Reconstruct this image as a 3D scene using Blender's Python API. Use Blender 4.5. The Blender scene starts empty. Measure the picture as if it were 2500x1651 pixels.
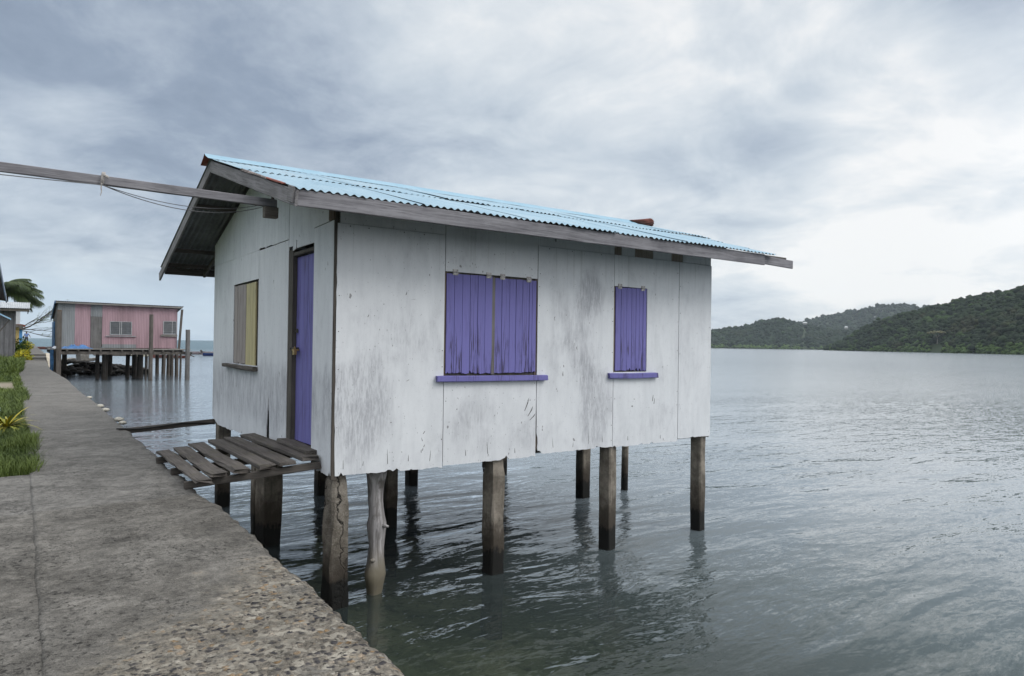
import bpy, bmesh, math, random
import numpy as np
from mathutils import Vector, Matrix, noise
random.seed(7); rng = np.random.default_rng(7)
R = math.radians
scene = bpy.context.scene
COL = scene.collection
X0, Y0, XE, YE = 2.671, 7.061, 8.695, 12.622        # walls of the white house
ZW = -1.365                                          # water level below the path
def fbm(x, y, z=0.0, o=3):
    return noise.fractal(Vector((x, y, z)), 1.0, 2.0, o)

# ------------------------------------------------------------------ objects
class MB:
    def __init__(s): s.v, s.f, s.m = [], [], []
    def add(s, vs, fs, mi=0):
        b = len(s.v); s.v.extend([tuple(p) for p in vs])
        s.f.extend([tuple(i + b for i in f) for f in fs]); s.m.extend([mi] * len(fs))
    def box(s, x0, x1, y0, y1, z0, z1, mi=0):
        s.add([(x0,y0,z0),(x1,y0,z0),(x1,y1,z0),(x0,y1,z0),(x0,y0,z1),(x1,y0,z1),(x1,y1,z1),(x0,y1,z1)],
              [(3,2,1,0),(4,5,6,7),(0,1,5,4),(1,2,6,5),(2,3,7,6),(3,0,4,7)], mi)
    def prism(s, pts, nrm, th, mi=0):
        """polygon (3-D points) pushed back along -nrm by th"""
        n = Vector(nrm).normalized(); P = [Vector(p) for p in pts]; k = len(P)
        a = Vector((0,0,0))
        for i in range(k): a += P[i].cross(P[(i+1) % k])
        if a.dot(n) < 0: P.reverse()
        vs = P + [p - n * th for p in P]
        fs = [tuple(range(k)), tuple(range(2*k-1, k-1, -1))]
        fs += [(i, i+k, (i+1) % k + k, (i+1) % k) for i in range(k)]
        s.add(vs, fs, mi)
    def timber(s, a, b, w, t, up=(0,0,1), n=6, jit=0.0, rag=0.0, ch=0.006, wf=None, mi=0, seed=0.0, bow=0.0):
        """board from a to b, w across, t along up, softened corners, slight unevenness"""
        a, b = Vector(a), Vector(b); d = (b - a); L = d.length; d.normalize()
        u = Vector(up); u = (u - d * u.dot(d)).normalized(); c = d.cross(u)
        W, T = w / 2, t / 2; ch = min(ch, W * .6, T * .6)
        sec = [(-W+ch,-T),(W-ch,-T),(W,-T+ch),(W,T-ch),(W-ch,T),(-W+ch,T),(-W,T-ch),(-W,-T+ch)]
        vs, fs = [], []; sd = seed + a.x * 3.1 + a.y * 1.7 + a.z * 2.3
        for i in range(n + 1):
            f = i / n
            k = wf(f) if wf else 1.0
            for j, (p, q) in enumerate(sec):
                l = f * L
                if rag and i in (0, n): l += noise.noise(Vector((sd + j * 1.9, i * 7.7, 2.2))) * rag
                jx = noise.noise(Vector((sd + l * 2.3, j * 2.1, 5.5))) * jit
                jy = noise.noise(Vector((sd + l * 2.9, j * 1.3, 9.5))) * jit
                vs.append(a + d * l + c * (p * k + jx) + u * (q * k + jy + bow * math.sin(f * math.pi)))
        for i in range(n):
            for j in range(8):
                fs.append((i*8+j, i*8+(j+1) % 8, (i+1)*8+(j+1) % 8, (i+1)*8+j))
        fs.append(tuple(range(7, -1, -1))); fs.append(tuple(range(n*8, n*8+8)))
        s.add(vs, fs, mi)
    def tube(s, pts, rad, k=8, mi=0, jit=0.0, cap=True):
        P = [Vector(p) for p in pts]; n = len(P)
        rs = rad if isinstance(rad, (list, tuple)) else [rad] * n
        vs, fs = [], []; ref = None
        for i in range(n):
            d = (P[min(i+1, n-1)] - P[max(i-1, 0)]).normalized()
            if ref is None: ref = Vector((0,0,1)) if abs(d.z) < .9 else Vector((1,0,0))
            x = (ref - d * ref.dot(d)).normalized(); y = d.cross(x); ref = x
            for j in range(k):
                t = 2 * math.pi * j / k; r = rs[i]
                if jit: r *= 1 + jit * noise.noise(Vector((P[i].x*5 + math.cos(t), P[i].z*4, math.sin(t) + P[i].y*5)))
                vs.append(P[i] + x * (math.cos(t) * r) + y * (math.sin(t) * r))
        for i in range(n - 1):
            for j in range(k): fs.append((i*k+j, i*k+(j+1) % k, (i+1)*k+(j+1) % k, (i+1)*k+j))
        if cap: fs.append(tuple(range(k-1, -1, -1))); fs.append(tuple(range((n-1)*k, n*k)))
        s.add(vs, fs, mi)
    def grid(s, P, mi=0):
        n, m = len(P), len(P[0])
        s.add([p for r in P for p in r], [(i*m+j, i*m+j+1, (i+1)*m+j+1, (i+1)*m+j) for i in range(n-1) for j in range(m-1)], mi)
    def build(s, name, mats, parent=None, smooth=False):
        me = bpy.data.meshes.new(name)
        off = Vector(parent['_o']) if parent is not None else Vector((0,0,0))
        me.from_pydata([tuple(Vector(p) - off) for p in s.v], [], s.f)
        for m in (mats if isinstance(mats, (list, tuple)) else [mats]): me.materials.append(m)
        me.polygons.foreach_set('material_index', s.m)
        if smooth: me.polygons.foreach_set('use_smooth', [True] * len(s.f))
        me.update()
        o = bpy.data.objects.new(name, me); COL.objects.link(o); o['_o'] = tuple(off)
        if parent is not None: o.parent = parent
        return o
def npmesh(name, V, F, mat, parent=None, smooth=False, attr=None):
    me = bpy.data.meshes.new(name); n = len(F); k = F.shape[1]
    me.vertices.add(len(V)); me.vertices.foreach_set('co', np.ascontiguousarray(V, np.float32).ravel())
    me.loops.add(n * k); me.loops.foreach_set('vertex_index', np.ascontiguousarray(F, np.int32).ravel())
    me.polygons.add(n); me.polygons.foreach_set('loop_start', np.arange(0, n*k, k, dtype=np.int32))
    if smooth: me.polygons.foreach_set('use_smooth', np.ones(n, bool))
    me.materials.append(mat)
    if attr is not None:
        at = me.attributes.new('tint', 'FLOAT', 'POINT'); at.data.foreach_set('value', np.ascontiguousarray(attr, np.float32))
    me.update(calc_edges=True); me.validate()
    o = bpy.data.objects.new(name, me); COL.objects.link(o); o['_o'] = (0,0,0)
    if parent is not None: o.parent = parent
    return o
def thing(name, loc, label, cat, group=None):
    o = bpy.data.objects.new(name, None); COL.objects.link(o); o.location = loc; o['_o'] = tuple(loc)
    o['label'] = label; o['category'] = cat
    if group: o['group'] = group
    return o
def tag(o, label=None, cat=None, group=None, kind=None):
    if label: o['label'] = label
    if cat: o['category'] = cat
    if group: o['group'] = group
    if kind: o['kind'] = kind
    return o

# ------------------------------------------------------------------ materials
class NT:
    def __init__(s, name):
        s.m = bpy.data.materials.new(name); s.m.use_nodes = True; s.t = s.m.node_tree; s.t.nodes.clear()
    def n(s, ty, _set=None, **ins):
        nd = s.t.nodes.new(ty)
        for k, v in (_set or {}).items(): setattr(nd, k, v)
        for k, v in ins.items():
            key = int(k[1:]) if k[0] == '_' and k[1:].isdigit() else k.replace('_', ' ')
            i = nd.inputs[key]
            if isinstance(v, bpy.types.NodeSocket): s.t.links.new(v, i)
            elif isinstance(v, (tuple, list)) and len(v) == 3 and i.type == 'RGBA': i.default_value = (*v, 1)
            else: i.default_value = v
        return nd
    def obj(s): return s.n('ShaderNodeTexCoord').outputs['Object']
    def pos(s): return s.n('ShaderNodeNewGeometry').outputs['Position']
    def island(s): return s.n('ShaderNodeNewGeometry').outputs['Random Per Island']
    def mapv(s, v, sc=(1,1,1), loc=(0,0,0), rot=(0,0,0)):
        return s.n('ShaderNodeMapping', Vector=v, Scale=sc, Location=loc, Rotation=rot).outputs[0]
    def noise(s, v, scale, detail=4, rough=.55, dist=0.0):
        return s.n('ShaderNodeTexNoise', Vector=v, Scale=scale, Detail=detail, Roughness=rough, Distortion=dist).outputs['Fac']
    def voro(s, v, scale, out='Distance', feat='F1'):
        return s.n('ShaderNodeTexVoronoi', {'feature': feat}, Vector=v, Scale=scale).outputs[out]
    def ramp(s, f, stops):
        nd = s.n('ShaderNodeValToRGB', Fac=f); e = nd.color_ramp.elements
        while len(e) < len(stops): e.new(.5)
        for i, (p, c) in enumerate(stops):
            e[i].position = p; e[i].color = (c, c, c, 1) if not isinstance(c, (tuple, list)) else (*c, 1)
        return nd.outputs[0]
    def mix(s, f, a, b, bt='MIX'):
        nd = s.t.nodes.new('ShaderNodeMix'); nd.data_type = 'RGBA'; nd.blend_type = bt; nd.clamp_factor = True
        for k, v in ((0, f), (6, a), (7, b)):
            i = nd.inputs[k]
            if isinstance(v, bpy.types.NodeSocket): s.t.links.new(v, i)
            elif isinstance(v, (tuple, list)): i.default_value = (*v, 1)
            else: i.default_value = v
        return nd.outputs[2]
    def math(s, op, a, b=0.0, c=0.0, clamp=False):
        return s.n('ShaderNodeMath', {'operation': op, 'use_clamp': clamp}, _0=a, _1=b, _2=c).outputs[0]
    def sep(s, v): return s.n('ShaderNodeSeparateXYZ', Vector=v).outputs
    def smooth(s, v, a, b, lo=0.0, hi=1.0):
        return s.n('ShaderNodeMapRange', {'interpolation_type': 'SMOOTHSTEP'}, Value=v, _1=a, _2=b, _3=lo, _4=hi).outputs[0]
    def bump(s, h, strength=.4, dist=.01, nrm=None):
        k = dict(Height=h, Strength=strength, Distance=dist)
        if nrm is not None: k['Normal'] = nrm
        return s.n('ShaderNodeBump', **k).outputs[0]
    def out(s, col, rough=.8, nrm=None, spec=.3, metal=0.0, **kw):
        k = dict(Base_Color=col, Roughness=rough, Metallic=metal); k.update(kw)
        if nrm is not None: k['Normal'] = nrm
        b = s.n('ShaderNodeBsdfPrincipled', **k); b.inputs['Specular IOR Level'].default_value = spec
        o = s.t.nodes.new('ShaderNodeOutputMaterial'); s.t.links.new(b.outputs[0], o.inputs[0]); return s.m

def m_white():
    t = NT('weathered_white_paint'); o = t.obj()
    isl = t.island()
    off = t.n('ShaderNodeVectorMath', {'operation': 'ADD'}, _0=o, _1=t.n('ShaderNodeCombineXYZ', X=t.math('MULTIPLY', isl, 17.0), Y=t.math('MULTIPLY', isl, 9.0), Z=t.math('MULTIPLY', isl, 5.0)).outputs[0]).outputs[0]
    fine = t.noise(t.mapv(off, (48,48,7.0)), 1.0, 8, .78, .3)
    streak = t.noise(t.mapv(off, (7,7,1.5)), 1.0, 5, .62, .4)
    blotch = t.noise(t.mapv(off, (1.5,1.5,.9)), 1.0, 4, .6, .6)
    # mould has its own places: by the near corner, between the windows, along the feet of the boards
    ox, oy, oz = t.sep(o)
    def spot(x, z, rx, rz, k):
        dx = t.math('DIVIDE', t.math('SUBTRACT', ox, x), rx); dz = t.math('DIVIDE', t.math('SUBTRACT', oz, z), rz)
        r = t.math('ADD', t.math('MULTIPLY', dx, dx), t.math('MULTIPLY', dz, dz))
        return t.math('MULTIPLY', t.smooth(r, 1.0, .0), k)
    sp_ = spot(-2.65, .75, .58, .66, .40)
    for a_ in ((.50,1.55,.40,.80,.28),(.75,.62,.42,.75,.32),(.62,2.15,.34,.40,.26),(-1.2,.45,.6,.4,.10),(.1,1.9,.25,.6,.14),(-2.3,1.55,.55,.45,.12),(2.45,1.7,.22,.9,.12),(1.95,.4,.3,.3,.12),(-.2,.3,.7,.25,.08)): sp_ = t.math('ADD', sp_, spot(*a_))
    lo = t.smooth(oz, .8, .05)
    big_ = t.noise(t.mapv(off, (3.2,3.2,2.2)), 1.0, 6, .68, .8)
    key = t.math('ADD', t.math('ADD', t.math('MULTIPLY', blotch, .6), t.math('MULTIPLY', big_, .6)), t.math('ADD', sp_, t.math('MULTIPLY', lo, .04)))
    patch = t.smooth(key, .60, 1.02)
    worn = t.math('MULTIPLY', patch, t.smooth(t.math('ADD', t.math('MULTIPLY', streak, .30), t.math('MULTIPLY', fine, .70)), .42, .58))
    c = t.mix(t.smooth(streak, .35, .75), (.70,.722,.738), (.61,.632,.65))
    c = t.mix(t.math('MULTIPLY', isl, .30), c, (.60,.61,.63))
    c = t.mix(t.math('MULTIPLY', t.smooth(key, .50, .95), .30), c, (.40,.41,.44))
    c = t.mix(t.math('MULTIPLY', t.smooth(t.noise(off, 12, 6, .7), .5, .7), .14), c, (.44,.45,.47))
    c = t.mix(t.math('MULTIPLY', worn, .68), c, (.27,.275,.30))
    run = t.noise(t.mapv(off, (26,26,.35)), 1.0, 3, .6)
    top = t.smooth(t.sep(o)[2], 1.9, 2.7)
    c = t.mix(t.math('MULTIPLY', t.smooth(run, .56, .74), t.math('ADD', .05, t.math('MULTIPLY', top, .28))), c, (.33,.34,.32))
    sp = t.noise(t.mapv(off, (70,70,30)), 1.0, 2, .5)
    c = t.mix(t.math('MULTIPLY', t.smooth(sp, .70, .76), .75), c, (.10,.10,.10))
    sp2 = t.noise(t.mapv(off, (16,16,9)), 1.0, 2, .5)
    c = t.mix(t.math('MULTIPLY', t.smooth(sp2, .73, .76), .7), c, (.13,.12,.12))
    return t.out(c, .72, t.bump(t.math('ADD', t.math('MULTIPLY', fine, .5), streak), .35, .004), .25)

def m_paint(name, col, worn=(.10,.09,.11), amt=.55, var=.16, low=0.0):
    t = NT(name); o = t.obj(); isl = t.island()
    off = t.n('ShaderNodeVectorMath', {'operation': 'ADD'}, _0=o, _1=t.n('ShaderNodeCombineXYZ', X=t.math('MULTIPLY', isl, 31.0), Z=t.math('MULTIPLY', isl, 13.0)).outputs[0]).outputs[0]
    g = t.noise(t.mapv(off, (60,60,2.2)), 1.0, 6, .65, .5)
    b = t.noise(t.mapv(off, (5,5,1.3)), 1.0, 4, .6)
    c = t.mix(t.math('MULTIPLY', isl, var * 2), col, tuple(x * .72 for x in col))
    c = t.mix(t.math('MULTIPLY', t.smooth(b, .4, .75), .30), c, tuple(min(1, x * 1.18) for x in col))
    k = t.math('MULTIPLY', t.smooth(b, .42, .60), t.smooth(g, .47, .60))
    if low: k = t.math('MULTIPLY', k, t.smooth(t.sep(o)[2], low + .5, low - .1, .35, 1.5), clamp=True)
    c = t.mix(t.math('MULTIPLY', k, amt), c, worn)
    return t.out(c, .62, t.bump(g, .5, .004), .3)

def m_wood(name, dark, light, axis, moss=0.0, rough=.85, bump=.6, scale=1.0, pitch=0.0):
    t = NT(name); o = t.obj()
    if pitch: o = t.mapv(o, rot=(R(pitch),0,0))
    isl = t.island(); sc = [34*scale] * 3; sc[axis] = 1.5*scale
    off = t.n('ShaderNodeVectorMath', {'operation': 'ADD'}, _0=o, _1=t.n('ShaderNodeCombineXYZ', X=t.math('MULTIPLY', isl, 11.0), Y=t.math('MULTIPLY', isl, 23.0), Z=t.math('MULTIPLY', isl, 7.0)).outputs[0]).outputs[0]
    g = t.noise(t.mapv(off, sc), 1.0, 7, .68, .9)
    s2 = [90*scale] * 3; s2[axis] = 3.0*scale
    g2 = t.noise(t.mapv(off, s2), 1.0, 4, .6, .4)
    b = t.noise(off, 2.3, 4, .6)
    c = t.mix(t.smooth(t.math('ADD', t.math('MULTIPLY', g, .65), t.math('MULTIPLY', b, .35)), .33, .66), dark, light)
    c = t.mix(t.math('MULTIPLY', t.smooth(g2, .56, .70), .65), c, tuple(x * .35 for x in dark))
    c = t.mix(t.math('MULTIPLY', isl, .4), c, tuple((x + y) * .38 for x, y in zip(dark, light)))
    if moss: c = t.mix(t.math('MULTIPLY', t.smooth(t.noise(off, 6, 5, .7), .52, .66), moss), c, (.10,.095,.06))
    return t.out(c, rough, t.bump(t.math('ADD', g, t.math('MULTIPLY', g2, .7)), bump, .006), .2)

def m_post():
    t = NT('stained_concrete_post'); o = t.pos()
    b = t.noise(o, 5, 6, .7); f = t.noise(o, 60, 5, .75); st = t.noise(t.mapv(o, (22,22,2)), 1.0, 4, .6)
    c = t.mix(t.smooth(b, .35, .68), (.12,.105,.085), (.27,.24,.20))
    c = t.mix(t.math('MULTIPLY', t.smooth(st, .5, .7), .55), c, (.07,.06,.05))
    c = t.mix(t.math('MULTIPLY', t.smooth(f, .58, .72), .5), c, (.36,.34,.30))
    z = t.math('ADD', t.sep(o)[2], t.math('ADD', t.math('MULTIPLY', t.math('SUBTRACT', b, .5), .42), t.math('MULTIPLY', t.math('SUBTRACT', t.noise(t.mapv(o, (26,26,9)), 1.0, 4, .7), .5), .30)))
    c = t.mix(t.smooth(z, -.52, -.98), c, (.055,.046,.036))
    c = t.mix(t.smooth(z, -1.02, -1.12), c, (.012,.012,.011))
    return t.out(c, .85, t.bump(t.math('ADD', f, b), .7, .012), .25)

def m_log():
    t = NT('bare_grey_log'); o = t.obj()
    g = t.noise(t.mapv(o, (30,30,1.6)), 1.0, 6, .65, .6); b = t.noise(o, 4, 4, .6)
    c = t.mix(t.smooth(g, .35, .68), (.16,.15,.145), (.40,.385,.385))
    c = t.mix(t.smooth(t.math('ADD', t.sep(o)[2], t.math('MULTIPLY', b, .3)), -.62, -1.0), c, (.145,.128,.092))
    c = t.mix(t.smooth(b, .55, .7), c, (.12,.11,.10))
    return t.out(c, .6, t.bump(g, .5, .008), .35)

def m_roof(name, c0, c1, rust=.5):
    t = NT(name); o = t.obj(); isl = t.island()
    b = t.noise(t.mapv(o, (2.5,1.2,1)), 1.0, 5, .6); s = t.noise(t.mapv(o, (14,1.6,2)), 1.0, 6, .7)
    f = t.noise(o, 42, 4, .7)
    c = t.mix(t.smooth(b, .35, .7), c0, c1)
    c = t.mix(t.math('MULTIPLY', isl, .3), c, tuple(x * 1.15 for x in c1))
    c = t.mix(t.math('MULTIPLY', t.smooth(s, .58, .72), .45), c, tuple(x * .62 for x in c0))
    c = t.mix(t.math('MULTIPLY', t.math('MULTIPLY', t.smooth(b, .56, .70), t.smooth(f, .53, .64)), rust), c, (.16,.07,.045))
    return t.out(c, .5, t.bump(f, .15, .003), .4)

def m_simple(name, col, rough=.7, var=.25, scale=8.0, bump=.2, spec=.3, metal=0.0, second=None):
    t = NT(name); o = t.obj()
    b = t.noise(o, scale, 5, .65); f = t.noise(o, scale * 7, 3, .6)
    c = t.mix(t.smooth(t.math('ADD', t.math('MULTIPLY', b, .7), t.math('MULTIPLY', f, .3)), .34, .68), tuple(x * (1 - var) for x in col), second or tuple(min(1, x * (1 + var)) for x in col))
    return t.out(c, rough, t.bump(f, bump, .004), spec, metal)

def m_zinc(name, col, scale, axis=0):
    """painted or bare corrugated sheet seen from far: ribs are real geometry, this is the weathering"""
    t = NT(name); o = t.obj(); sc = [2.2, 2.2, .35]
    b = t.noise(t.mapv(o, sc), scale, 5, .6); f = t.noise(o, 9, 4, .7)
    c = t.mix(t.smooth(b, .35, .7), col, tuple(x * .72 for x in col))
    c = t.mix(t.math('MULTIPLY', t.smooth(f, .62, .75), .5), c, (.16,.13,.12))
    return t.out(c, .6, None, .35)

def m_concrete():
    t = NT('worn_concrete'); p = t.pos(); x, y, z = t.sep(p)
    b = t.noise(p, 1.1, 5, .6, .3); m = t.noise(p, 7, 6, .7); f = t.noise(p, 75, 4, .75); g = t.noise(p, 210, 3, .7)
    c = t.mix(t.smooth(b, .34, .68), (.096,.089,.078), (.156,.147,.132))
    m2 = t.noise(p, 22, 5, .75)
    c = t.mix(t.math('MULTIPLY', t.smooth(m, .45, .68), .30), c, (.19,.18,.165))
    c = t.mix(t.math('MULTIPLY', t.smooth(m, .50, .34), .4), c, (.06,.056,.05))
    c = t.mix(t.math('MULTIPLY', t.smooth(m2, .50, .66), .6), c, (.05,.048,.044))
    c = t.mix(t.math('MULTIPLY', t.smooth(m2, .46, .34), .5), c, (.19,.182,.165))
    c = t.mix(t.math('MULTIPLY', t.smooth(f, .53, .66), .8), c, (.032,.031,.03))
    c = t.mix(t.math('MULTIPLY', t.smooth(g, .57, .68), .75), c, (.29,.28,.25))
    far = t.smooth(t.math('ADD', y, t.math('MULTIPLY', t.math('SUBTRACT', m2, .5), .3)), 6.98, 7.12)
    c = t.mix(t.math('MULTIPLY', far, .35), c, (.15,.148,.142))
    # exposed aggregate where the skin has worn away, towards the water edge
    wob = t.math('MULTIPLY', t.math('SUBTRACT', t.noise(p, 2.4, 5, .65, .4), .5), 2.0)
    key = t.math('ADD', t.math('SUBTRACT', t.math('MULTIPLY', x, .95), t.math('MULTIPLY', y, .85)), wob)
    ag = t.math('MULTIPLY', t.math('MULTIPLY', t.smooth(key, -3.05, -2.35), t.smooth(x, .0, .45)), t.smooth(t.noise(p, 3.6, 5, .65, .5), .70, .55))
    pv = t.n('ShaderNodeVectorMath', {'operation': 'ADD'}, _0=p, _1=t.n('ShaderNodeVectorMath', {'operation': 'SCALE'}, _0=t.n('ShaderNodeTexNoise', Vector=p, Scale=30.0).outputs['Color'], Scale=.045).outputs[0]).outputs[0]
    v = t.n('ShaderNodeTexVoronoi', Vector=pv, Scale=29.0, Randomness=1.0); vd, vc = v.outputs['Distance'], v.outputs['Color']
    pick = t.sep(vc)[0]
    stone = t.ramp(pick, [(0,(.022,.022,.027)),(.30,(.055,.052,.054)),(.52,(.13,.118,.10)),(.76,(.21,.19,.155)),(.90,(.22,.145,.075)),(1,(.36,.34,.30))])
    stone = t.mix(t.smooth(vd, .34, .62), stone, (.19,.17,.14))
    sm = t.math('MULTIPLY', ag, t.smooth(t.sep(vc)[1], .18, .35))
    c = t.mix(t.math('MULTIPLY', ag, .75), c, (.27,.248,.205))
    c = t.mix(sm, c, stone)
    h = t.math('ADD', t.math('MULTIPLY', m, .6), t.math('ADD', t.math('MULTIPLY', f, .35), t.math('MULTIPLY', g, .15)))
    h = t.math('SUBTRACT', h, t.math('MULTIPLY', sm, t.math('MULTIPLY', vd, 2.6)))
    mo = t.math('ADD', t.math('MULTIPLY', t.noise(p, 9.5, 12, .82, .3), .6), t.math('MULTIPLY', t.noise(p, 2.6, 6, .65, .6), .4))
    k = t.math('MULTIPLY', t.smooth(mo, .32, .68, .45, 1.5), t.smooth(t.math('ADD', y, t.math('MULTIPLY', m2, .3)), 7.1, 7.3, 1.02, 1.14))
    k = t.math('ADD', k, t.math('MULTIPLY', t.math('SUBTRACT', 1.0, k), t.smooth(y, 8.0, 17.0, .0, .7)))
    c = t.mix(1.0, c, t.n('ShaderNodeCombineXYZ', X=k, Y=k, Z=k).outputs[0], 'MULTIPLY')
    jn = t.math('ADD', y, t.math('MULTIPLY', t.math('SUBTRACT', m2, .5), .10))
    for yj in (12.98, 21.6, 30.5): c = t.mix(t.math('MULTIPLY', t.smooth(t.math('ABSOLUTE', t.math('SUBTRACT', jn, yj)), .05, .01), .55), c, (.26,.255,.24))
    pit = t.math('MULTIPLY', t.smooth(t.noise(p, 34, 6, .75, .5), .57, .63), t.smooth(t.noise(p, 1.7, 4, .65), .42, .56))
    c = t.mix(t.math('MULTIPLY', pit, .8), c, (.025,.024,.023))
    h = t.math('SUBTRACT', t.math('ADD', h, mo), t.math('MULTIPLY', pit, .8))
    return t.out(c, .9, t.bump(h, 1.0, .016), .2)

def m_water():
    t = NT('rippled_water'); p = t.pos()
    d = t.n('ShaderNodeVectorMath', {'operation': 'LENGTH'}, _0=p).outputs['Value']
    vm = lambda op, a, b=None, **k: t.n('ShaderNodeVectorMath', {'operation': op}, _0=a, **({'_1': b} if b is not None else {}), **k).outputs[0]
    warp = vm('SCALE', t.n('ShaderNodeTexNoise', Vector=p, Scale=.35, Detail=2.0).outputs['Color'], Scale=.55)
    q = vm('ADD', p, warp)
    ANG = -30
    w1 = t.noise(t.mapv(q, (.40,1.2,0), rot=(0,0,R(ANG))), 1.0, 2, .5, .3)
    w2 = t.noise(t.mapv(q, (2.3,6.6,0), rot=(0,0,R(ANG-6))), 1.0, 2, .5, .4)
    w4 = t.noise(t.mapv(q, (.09,.20,0), rot=(0,0,R(ANG))), 1.0, 4, .6)
    gust = t.smooth(w4, .36, .64, .55, 1.25)                      # cat's-paws of wind
    near = t.smooth(d, 10.0, 45.0, 1.0, .0)
    h = t.math('ADD', t.math('MULTIPLY', w1, .100), t.math('MULTIPLY', gust, t.math('MULTIPLY', w2, .0175)))
    n = t.bump(t.math('MULTIPLY', h, near), 1.0, 1.0)
    # short ripples as slopes of their own, so they stay crisp far out
    def slopes(sc, amp, ang):
        c = t.sep(vm('SUBTRACT', t.n('ShaderNodeTexNoise', Vector=t.mapv(q, (*sc, 0), rot=(0,0,R(ang))), Scale=1.0, Detail=3.0, Roughness=.6, Distortion=.4).outputs['Color'], (.5,.5,.5)))
        sa, ca = math.sin(R(ang)), math.cos(R(ang))                # crest direction (ca,-sa), across it (sa,ca)
        u, v = t.math('MULTIPLY', c[0], amp), t.math('MULTIPLY', c[1], amp*.45)
        return t.n('ShaderNodeCombineXYZ', X=t.math('ADD', t.math('MULTIPLY', u, sa), t.math('MULTIPLY', v, ca)), Y=t.math('SUBTRACT', t.math('MULTIPLY', u, ca), t.math('MULTIPLY', v, sa)), Z=0.0).outputs[0]
    s3 = slopes((6.5,19), .52, ANG+4); s5 = slopes((22,58), .38, ANG-4); s2 = slopes((1.8,5.2), .50, ANG-6)
    sl = vm('ADD', vm('SCALE', vm('ADD', s3, s5), Scale=t.math('MULTIPLY', gust, t.smooth(d, 12.0, 80.0, 1.1, 1.5))), vm('SCALE', s2, Scale=t.math('MULTIPLY', t.smooth(d, 10.0, 45.0, .15, .55), t.smooth(d, 60.0, 260.0, 1.0, .8))))
    n = vm('NORMALIZE', vm('ADD', n, sl))
    dt = t.n('ShaderNodeVectorMath', {'operation': 'DOT_PRODUCT'}, _0=n, _1=t.n('ShaderNodeNewGeometry').outputs['Incoming']).outputs['Value']
    fr = t.math('ADD', .02, t.math('MULTIPLY', .98, t.math('POWER', t.math('SUBTRACT', 1.0, t.math('MAXIMUM', dt, 0.0), clamp=True), 5.0)), clamp=True)
    # ripples too small to see one by one spread the reflection far out; the open sea beyond the bay is choppier and darker
    px, py, pz = t.sep(p)
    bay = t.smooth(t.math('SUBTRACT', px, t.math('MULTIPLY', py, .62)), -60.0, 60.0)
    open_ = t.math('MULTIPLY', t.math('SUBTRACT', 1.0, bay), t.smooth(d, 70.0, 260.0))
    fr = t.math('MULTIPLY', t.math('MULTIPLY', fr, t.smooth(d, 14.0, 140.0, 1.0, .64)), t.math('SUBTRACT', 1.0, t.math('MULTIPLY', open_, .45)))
    gl = t.n('ShaderNodeBsdfGlossy', Color=(.97,.985,1.0), Roughness=t.smooth(d, 7.0, 60.0, .025, .15), Normal=n).outputs[0]
    tr = t.n('ShaderNodeBsdfTransparent', Color=(.66,.72,.66)).outputs[0]
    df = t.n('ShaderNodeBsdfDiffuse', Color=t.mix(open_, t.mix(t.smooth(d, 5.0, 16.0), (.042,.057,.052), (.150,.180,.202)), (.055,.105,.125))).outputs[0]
    sepp = t.sep(p)
    deep = t.math('MAXIMUM', t.smooth(sepp[0], 3.0, 8.5, .34, .97), t.smooth(sepp[1], 9.0, 26.0, .34, .97))
    body = t.n('ShaderNodeMixShader', _0=deep, _1=tr, _2=df).outputs[0]
    mx = t.n('ShaderNodeMixShader', _0=fr, _1=body, _2=gl).outputs[0]
    o = t.t.nodes.new('ShaderNodeOutputMaterial'); t.t.links.new(mx, o.inputs[0]); return t.m

def m_seabed():
    t = NT('silty_seabed'); p = t.pos()
    b = t.noise(p, .9, 5, .6, .4); s = t.noise(p, 5, 5, .7); v = t.voro(p, 4.5)
    c = t.mix(t.smooth(b, .35, .65), (.088,.092,.058), (.21,.205,.14))
    c = t.mix(t.math('MULTIPLY', t.smooth(s, .5, .68), .7), c, (.04,.042,.03))
    c = t.mix(t.math('MULTIPLY', t.smooth(v, .16, .06), .8), c, (.30,.28,.22))
    return t.out(c, .95, t.bump(s, .6, .05), .1)

def m_leaf(name, dark, light, rough=.6, trans=0.0):
    t = NT(name); o = t.pos(); a = t.n('ShaderNodeAttribute', {'attribute_name': 'tint'}).outputs['Fac']
    n = t.noise(o, .55, 3, .6)
    f = t.math('ADD', t.math('MULTIPLY', a, .75), t.math('MULTIPLY', n, .25), clamp=True)
    c = t.mix(f, dark, light)
    return t.out(c, rough, None, .25)

def m_forest(name, dark, light, warm):
    t = NT(name); p = t.pos(); a = t.n('ShaderNodeAttribute', {'attribute_name': 'tint'}).outputs['Fac']
    n = t.noise(p, .9, 4, .7); n2 = t.noise(p, .018, 3, .6)
    c = t.mix(t.smooth(a, .05, .95), dark, light)
    c = t.mix(t.math('MULTIPLY', t.smooth(n, .45, .7), .4), c, tuple(x * .45 for x in dark))
    c = t.mix(t.math('MULTIPLY', t.smooth(n2, .54, .68), .55), c, warm)
    c = t.mix(t.smooth(a, 1.0, 1.4), c, (.070,.115,.030))
    return t.out(c, .8, t.bump(n, 1.0, 1.2), .1)

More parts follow.
